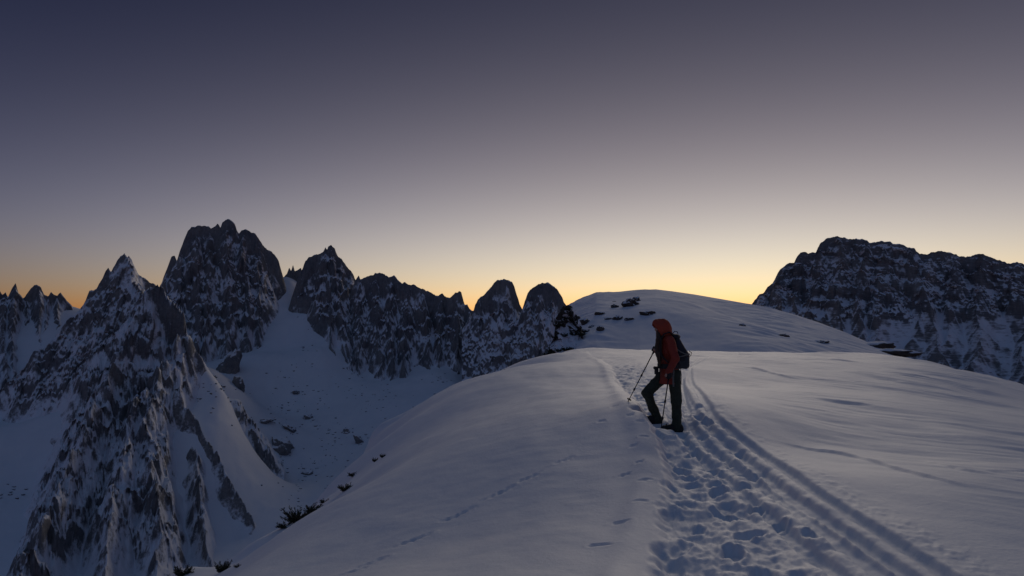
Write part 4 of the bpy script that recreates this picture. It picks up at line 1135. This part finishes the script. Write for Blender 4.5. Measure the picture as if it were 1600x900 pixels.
def hood_fn(X, Y, Z):
    d = ell(X, Y, Z, (-0.045, 0.01, 1.565), (0.128, 0.118, 0.128))
    d = smin(d, ell(X, Y, Z, (-0.135, 0.01, 1.600), (0.062, 0.098, 0.080)), 0.05)      # peak over the brow
    d = smin(d, cap(X, Y, Z, (-0.02, 0.005, 1.50), (0.00, 0, 1.42), 0.115, 0.115), 0.05)
    d = d + wr(X, Y, Z, 0.007, 13, 411)
    d = np.maximum(d, -(smin(ell(X, Y, Z, (-0.075, 0.01, 1.545), (0.108, 0.095, 0.108)), cap(X, Y, Z, (-0.14, 0.01, 1.55), (-0.28, 0.01, 1.53), 0.078, 0.085), 0.03)))
    d = np.maximum(d, -cap(X, Y, Z, (-0.03, 0, 1.48), (0, 0, 1.38), 0.085, 0.09))
    return d
part('hood', hood_fn, (-0.24, -0.16, 1.30), (0.14, 0.18, 1.73), 0.007, M_HOOD, hiker)
def trouser_fn(X, Y, Z):
    d = cap(X, Y, Z, (0.055, 0, 0.95), J['pelvis'], 0.115, 0.125, (1, 1.25, 1))
    d = smin(d, cap(X, Y, Z, J['hip_n'], J['kn_n'], 0.100, 0.076), 0.05)
    d = smin(d, cap(X, Y, Z, J['hip_f'], J['kn_f'], 0.100, 0.076), 0.05)
    for k in 'nf':
        a = np.array(J['an_' + k]); kn = np.array(J['kn_' + k])
        d = smin(d, cap(X, Y, Z, kn, kn + (a - kn) * 0.62, 0.076, 0.067), 0.03)
        d = smin(d, cap(X, Y, Z, kn + (a - kn) * 0.62, a + (a - kn) * 0.10, 0.067, 0.073), 0.03)
    d = d + wr(X, Y, Z, 0.013, 8, 421) + wr(X, Y, Z, 0.006, 22, 422)
    return d
part('trousers', trouser_fn, (-0.40, -0.26, 0.0), (0.28, 0.28, 1.10), 0.0085, M_TROUS, hiker)
def boot(k, toe, heel):
    a = np.array(J['an_' + k]); toe, heel = np.array(toe), np.array(heel)
    up = np.array([0, 0, 1.0])
    mid = heel * 0.55 + toe * 0.45
    def fn(X, Y, Z):
        d = cap(X, Y, Z, heel + up * 0.055, a + up * 0.03, 0.056, 0.058)
        d = smin(d, cap(X, Y, Z, heel + up * 0.045, mid + up * 0.055, 0.052, 0.050), 0.03)
        d = smin(d, cap(X, Y, Z, mid + up * 0.055, toe + up * 0.036, 0.050, 0.042), 0.03)
        n_ = np.cross(toe - heel, [0, 1.0, 0]); n_ = n_ / np.linalg.norm(n_); n_ = n_ if n_[2] > 0 else -n_
        d = np.maximum(d, -((X - heel[0]) * n_[0] + (Y - heel[1]) * n_[1] + (Z - heel[2]) * n_[2] - 0.004))
        return d + wr(X, Y, Z, 0.004, 25, 431)
    lo = np.minimum(toe, heel) - 0.09; hi = np.maximum(np.maximum(toe, heel), a) + 0.11
    b = part('boot', fn, lo, hi, 0.0075, M_BLACK, hiker)
    # lugged sole and laces
    d_ = (toe - heel) / np.linalg.norm(toe - heel); sd = np.cross(up, d_); sd /= np.linalg.norm(sd); nn = np.cross(d_, sd)
    prof = [(-0.045, 0.0), (-0.03, 0.040), (0.06, 0.040), (0.14, 0.048), (0.20, 0.042), (0.245, 0.022), (0.258, 0)]
    ring = [heel + d_ * p_ + sd * w_ for p_, w_ in prof] + [heel + d_ * p_ - sd * w_ for p_, w_ in prof[-2:0:-1]]
    V = np.array([r_ + nn * 0.010 for r_ in ring] + [r_ - nn * 0.016 for r_ in ring]); m = len(ring)
    F = [[i, (i + 1) % m, m + (i + 1) % m, m + i] for i in range(m)]
    F += [list(range(m - 1, -1, -1)), list(range(m, 2 * m))]
    poly_mesh('sole', [(V, F)], M_BLACK, b, smooth=False)
    for q in range(3):
        c = mid + d_ * (0.02 - 0.035 * q) + up * (0.108 + 0.012 * q)
        poly_mesh('lace', [tube_pts([c - sd * 0.03, c + up * 0.006, c + sd * 0.03], 0.004, 4)], M_STRAP, b)
TOE_N, HEEL_N = (-0.065, -0.12, 0.020), (0.165, -0.11, -0.005)
TOE_F, HEEL_F = (-0.33, 0.125, 0.125), (-0.10, 0.13, 0.085)
boot('n', TOE_N, HEEL_N); boot('f', TOE_F, HEEL_F)
def glove(k, pole, nm='glove'):
    h_ = np.array(J['ha_' + k]); ax = np.array(pole[0]) - np.array(pole[1]); w = np.array(J['wr_' + k])
    # close the hand on the pole
    a, b = np.array(pole[0]), np.array(pole[1]); t = np.clip(((h_ - a) @ (b - a)) / ((b - a) @ (b - a)), 0.03, 1); h_ = a + (b - a) * t
    fn = lambda X, Y, Z: smin(finger_set(X, Y, Z, h_, ax, 0.003), cap(X, Y, Z, h_ + (0.012, 0, 0), w, 0.028, 0.040), 0.02)
    part(nm, fn, np.minimum(h_, w) - 0.10, np.maximum(h_, w) + 0.10, 0.0055, M_BLACK, hiker)
glove('n', POLE_N); glove('f', POLE_F)
def hair_fn(X, Y, Z):
    d = cap(X, Y, Z, (-0.120, -0.035, 1.50), (-0.118, -0.085, 1.36), 0.026, 0.040, (1, 1.3, 1))
    d = smin(d, cap(X, Y, Z, (-0.118, -0.085, 1.36), (-0.125, -0.110, 1.15), 0.040, 0.042, (1, 1.4, 1)), 0.03)
    d = smin(d, cap(X, Y, Z, (-0.125, -0.110, 1.15), (-0.115, -0.115, 0.99), 0.042, 0.014, (1, 1.4, 1)), 0.03)
    th = np.arctan2(Y + 0.1, X + 0.12)
    return d + 0.006 * np.sin(th * 11 + Z * 9) + wr(X, Y, Z * 0.35, 0.008, 28, 441)
part('hair', hair_fn, (-0.22, -0.22, 0.92), (-0.02, 0.06, 1.57), 0.0065, M_HAIR, hiker)
# zip and pocket flap of the jacket
poly_mesh('zip', [tube_pts([(-0.122, 0.0, 1.36), (-0.116, 0.0, 1.15), (-0.098, 0.0, 0.95), (-0.100, 0, 0.75)], 0.006, 5)], M_BLACK, jk)
poly_mesh('drawcord', [tube_pts([(0.195, -0.10, 0.95), (0.205, -0.11, 0.85), (0.200, -0.11, 0.70)], 0.005, 5)], M_STRAP, jk)

# ---- backpack
pack = thing('backpack', (HX, HY, HZ), 'dark rounded hiking backpack with grey lower panel on the hiker', 'backpack')
def pack_fn(X, Y, Z):
    d = cap(X, Y, Z, (0.135, 0, 1.36), (0.215, 0, 1.13), 0.085, 0.128, (1, 1.12, 1))
    d = smin(d, ell(X, Y, Z, (0.21, 0, 1.08), (0.135, 0.15, 0.14)), 0.05)
    d = np.maximum(d, 0.115 + 0.02 * np.sin(Z * 6) - X * 1.0 - 0.0)
    return d + wr(X, Y, Z, 0.006, 13, 451)
part('bag', pack_fn, (0.05, -0.22, 0.86), (0.42, 0.22, 1.52), 0.0085, M_NAVY, pack)
def low_fn(X, Y, Z):
    d = rbox(X, Y, Z, (0.225, 0, 1.035), (0.112, 0.148, 0.100), 0.06)
    return d + wr(X, Y, Z, 0.006, 15, 455)
part('lower_pocket', low_fn, (0.09, -0.20, 0.88), (0.40, 0.20, 1.20), 0.0085, M_GREYP, pack)
def lid_fn(X, Y, Z): return ell(X, Y, Z, (0.135, 0, 1.415), (0.085, 0.11, 0.050)) + wr(X, Y, Z, 0.004, 20, 457)
part('lid', lid_fn, (0.02, -0.16, 1.33), (0.28, 0.16, 1.51), 0.008, M_NAVY, pack)
def ribbon(name, P, w, parent, mat, th=0.004, side=(0, 1, 0)):
    P = np.array(P, float); T = np.gradient(P, axis=0); T /= np.linalg.norm(T, axis=1)[:, None]
    N = np.array(side, float)[None].repeat(len(P), 0); N -= (N * T).sum(1)[:, None] * T; N /= np.linalg.norm(N, axis=1)[:, None]
    B = np.cross(T, N)
    V = np.concatenate([P + N * w / 2 + B * th, P - N * w / 2 + B * th, P - N * w / 2 - B * th, P + N * w / 2 - B * th])
    m = len(P); F = []
    for i in range(m - 1):
        for a in range(4):
            b = (a + 1) % 4; F.append([a * m + i, b * m + i, b * m + i + 1, a * m + i + 1])
    F += [[0, 3 * m, 2 * m, m], [m - 1, 2 * m - 1, 3 * m - 1, 4 * m - 1]]
    return poly_mesh(name, [(V, F)], mat, parent, smooth=False)
for sy in (-1, 1):
    ribbon('shoulder_strap', [(0.10, sy * 0.10, 1.44), (0.03, sy * 0.115, 1.487), (-0.05, sy * 0.125, 1.46), (-0.105, sy * 0.13, 1.38), (-0.125, sy * 0.14, 1.27), (-0.11, sy * 0.17, 1.14), (-0.02, sy * 0.205, 1.04), (0.10, sy * 0.17, 1.00)], 0.05, pack, M_BLACK, 0.007)
    ribbon('compression_strap', [(0.12, sy * 0.165, 1.24), (0.19, sy * 0.172, 1.19), (0.27, sy * 0.158, 1.155), (0.34, sy * 0.09, 1.16)], 0.016, pack, M_STRAP, 0.004, (0, 0, 1))
    ribbon('compression_strap', [(0.12, sy * 0.165, 1.11), (0.20, sy * 0.168, 1.125), (0.28, sy * 0.152, 1.145), (0.345, sy * 0.08, 1.155)], 0.016, pack, M_STRAP, 0.004, (0, 0, 1))
hb = [(0.05 + 0.165 * math.cos(a), 0.215 * math.sin(a), 0.975) for a in np.linspace(0.3, 2 * math.pi - 0.3, 26)]
ribbon('hip_belt', hb, 0.07, pack, M_BLACK, 0.008, (0, 0, 1))
ribbon('dangling_strap', [(0.055, -0.235, 0.975), (0.058, -0.248, 0.90), (0.050, -0.242, 0.80), (0.056, -0.236, 0.68)], 0.026, pack, M_STRAP, 0.003, (1, 0, 0))
poly_mesh('buckle', [tube_pts([(0.35, -0.03, 1.20), (0.385, -0.03, 1.175), (0.375, -0.03, 1.13), (0.345, -0.03, 1.12)], 0.007, 5)], M_BLACK, pack)
poly_mesh('haul_loop', [tube_pts([(0.10, -0.02, 1.455), (0.13, -0.03, 1.50), (0.175, -0.02, 1.495), (0.19, 0.0, 1.465)], 0.006, 5)], M_BLACK, pack)

# ---- pouch on the chest
pouch = thing('camera_pouch', (HX, HY, HZ), 'small black pouch hanging in front of the orange jacket', 'pouch')
part('case', lambda X, Y, Z: rbox(X, Y, Z, (-0.158, -0.06, 0.905), (0.026, 0.045, 0.058), 0.015) + wr(X, Y, Z, 0.002, 30, 461), (-0.21, -0.13, 0.82), (-0.10, 0.02, 0.99), 0.006, M_BLACK, pouch)
part('flap', lambda X, Y, Z: rbox(X, Y, Z, (-0.168, -0.06, 0.948), (0.030, 0.048, 0.022), 0.012), (-0.22, -0.13, 0.91), (-0.11, 0.02, 0.99), 0.006, M_BLACK, pouch)
poly_mesh('strap', [tube_pts([(-0.15, -0.10, 0.96), (-0.135, -0.12, 1.10), (-0.09, -0.10, 1.36)], 0.006, 5)], M_BLACK, pouch)

# ---- trekking poles
def trek_pole(ends, label):
    a, b = np.array(ends[0]), np.array(ends[1]); d = b - a; L = np.linalg.norm(d); u = d / L
    t = thing('trekking_pole', (HX, HY, HZ), label, 'trekking pole', 'the hiker\'s two trekking poles')
    at = lambda f: a + d * f
    poly_mesh('grip', [tube_pts([a - u * 0.01, a + u * 0.02, a + u * 0.06, a + u * 0.12, a + u * 0.14], [0.012, 0.018, 0.014, 0.016, 0.011], 8)], M_BLACK, t)
    poly_mesh('upper_shaft', [tube_pts([a + u * 0.13, at(0.5)], 0.0095, 8)], M_POLE, t)
    poly_mesh('middle_shaft', [tube_pts([at(0.49), at(0.75)], 0.0080, 8)], M_POLE, t)
    poly_mesh('lower_shaft', [tube_pts([at(0.74), b - u * 0.05], 0.0068, 8)], M_POLE, t)
    for f in (0.5, 0.75):
        poly_mesh('lock', [tube_pts([at(f) - u * 0.02, at(f), at(f) + u * 0.02], [0.013, 0.017, 0.013], 8)], M_BLACK, t)
    bk = b - u * 0.075
    poly_mesh('basket', [tube_pts([bk - u * 0.012, bk - u * 0.006, bk, bk + u * 0.006], [0.012, 0.036, 0.040, 0.014], 12)], M_BLACK, t)
    poly_mesh('tip', [tube_pts([b - u * 0.055, b - u * 0.02, b], [0.0075, 0.006, 0.003], 6)], M_POLE, t)
    ribbon('wrist_strap', [a + (0.0, 0, -0.02), a + (0.03, 0.01, -0.05), a + (0.035, 0.01, -0.10), a + (0.01, 0, -0.13)], 0.016, t, M_BLACK, 0.003)
trek_pole(POLE_N, 'upright dark trekking pole planted between the hiker\'s boots')
trek_pole(POLE_F, 'slanting dark trekking pole planted in the snow left of the hiker')

# ---- snowshoes under the boots
def snowshoe(toe, heel, label, ext=(0.12, 0.30)):
    toe, heel = np.array(toe), np.array(heel); d = (toe - heel) / np.linalg.norm(toe - heel)
    up = np.array([0, 0, 1.0]); sd = np.cross(up, d); sd /= np.linalg.norm(sd)
    t = thing('snowshoe', (HX, HY, HZ), label, 'snowshoe', 'the hiker\'s snowshoes')
    c0 = heel - up * 0.028
    L0, L1 = -ext[1], np.linalg.norm(toe - heel) + ext[0]
    q = np.linspace(0, 1, 15)
    w = 0.095 * np.clip(np.sin(np.pi * np.clip(q * 0.94 + 0.05, 0, 1)) ** 0.45, 0.1, 1)
    lift = 0.05 * np.clip((q - 0.8) / 0.2, 0, 1) ** 2
    Lq = [c0 + d * (L0 + (L1 - L0) * k) + up * l for k, l in zip(q, lift)]
    rim = [p + sd * ww for p, ww in zip(Lq, w)] + [p - sd * ww for p, ww in zip(Lq[::-1], w[::-1])]
    rim.append(rim[0])
    poly_mesh('frame', [tube_pts(rim, 0.011, 6)], M_RED, t)
    V = np.concatenate([[p + sd * ww * 0.95 for p, ww in zip(Lq, w)], [p - sd * ww * 0.95 for p, ww in zip(Lq, w)]]); m = len(q)
    top = V + up * 0.004; bot = V - up * 0.004
    VV = np.concatenate([top, bot]); F = []
    for i in range(m - 1):
        F.append([i, i + 1, m + i + 1, m + i]); F.append([2 * m + i, 3 * m + i, 3 * m + i + 1, 2 * m + i + 1])
    poly_mesh('deck', [(VV, F)], M_BLACK, t, smooth=False)
    for f in (0.45, 0.85):
        c = heel + (toe - heel) * f
        poly_mesh('binding_strap', [tube_pts([c + sd * 0.06 - up * 0.01, c + sd * 0.045 + up * 0.07, c + up * 0.098, c - sd * 0.045 + up * 0.07, c - sd * 0.06 - up * 0.01], 0.009, 5)], M_BLACK, t)
snowshoe(TOE_N, HEEL_N, 'dark red snowshoe under the straight rear leg, its tail in the snow', (0.06, 0.16))
snowshoe(TOE_F, HEEL_F, 'dark snowshoe under the raised front boot', (0.05, 0.05))
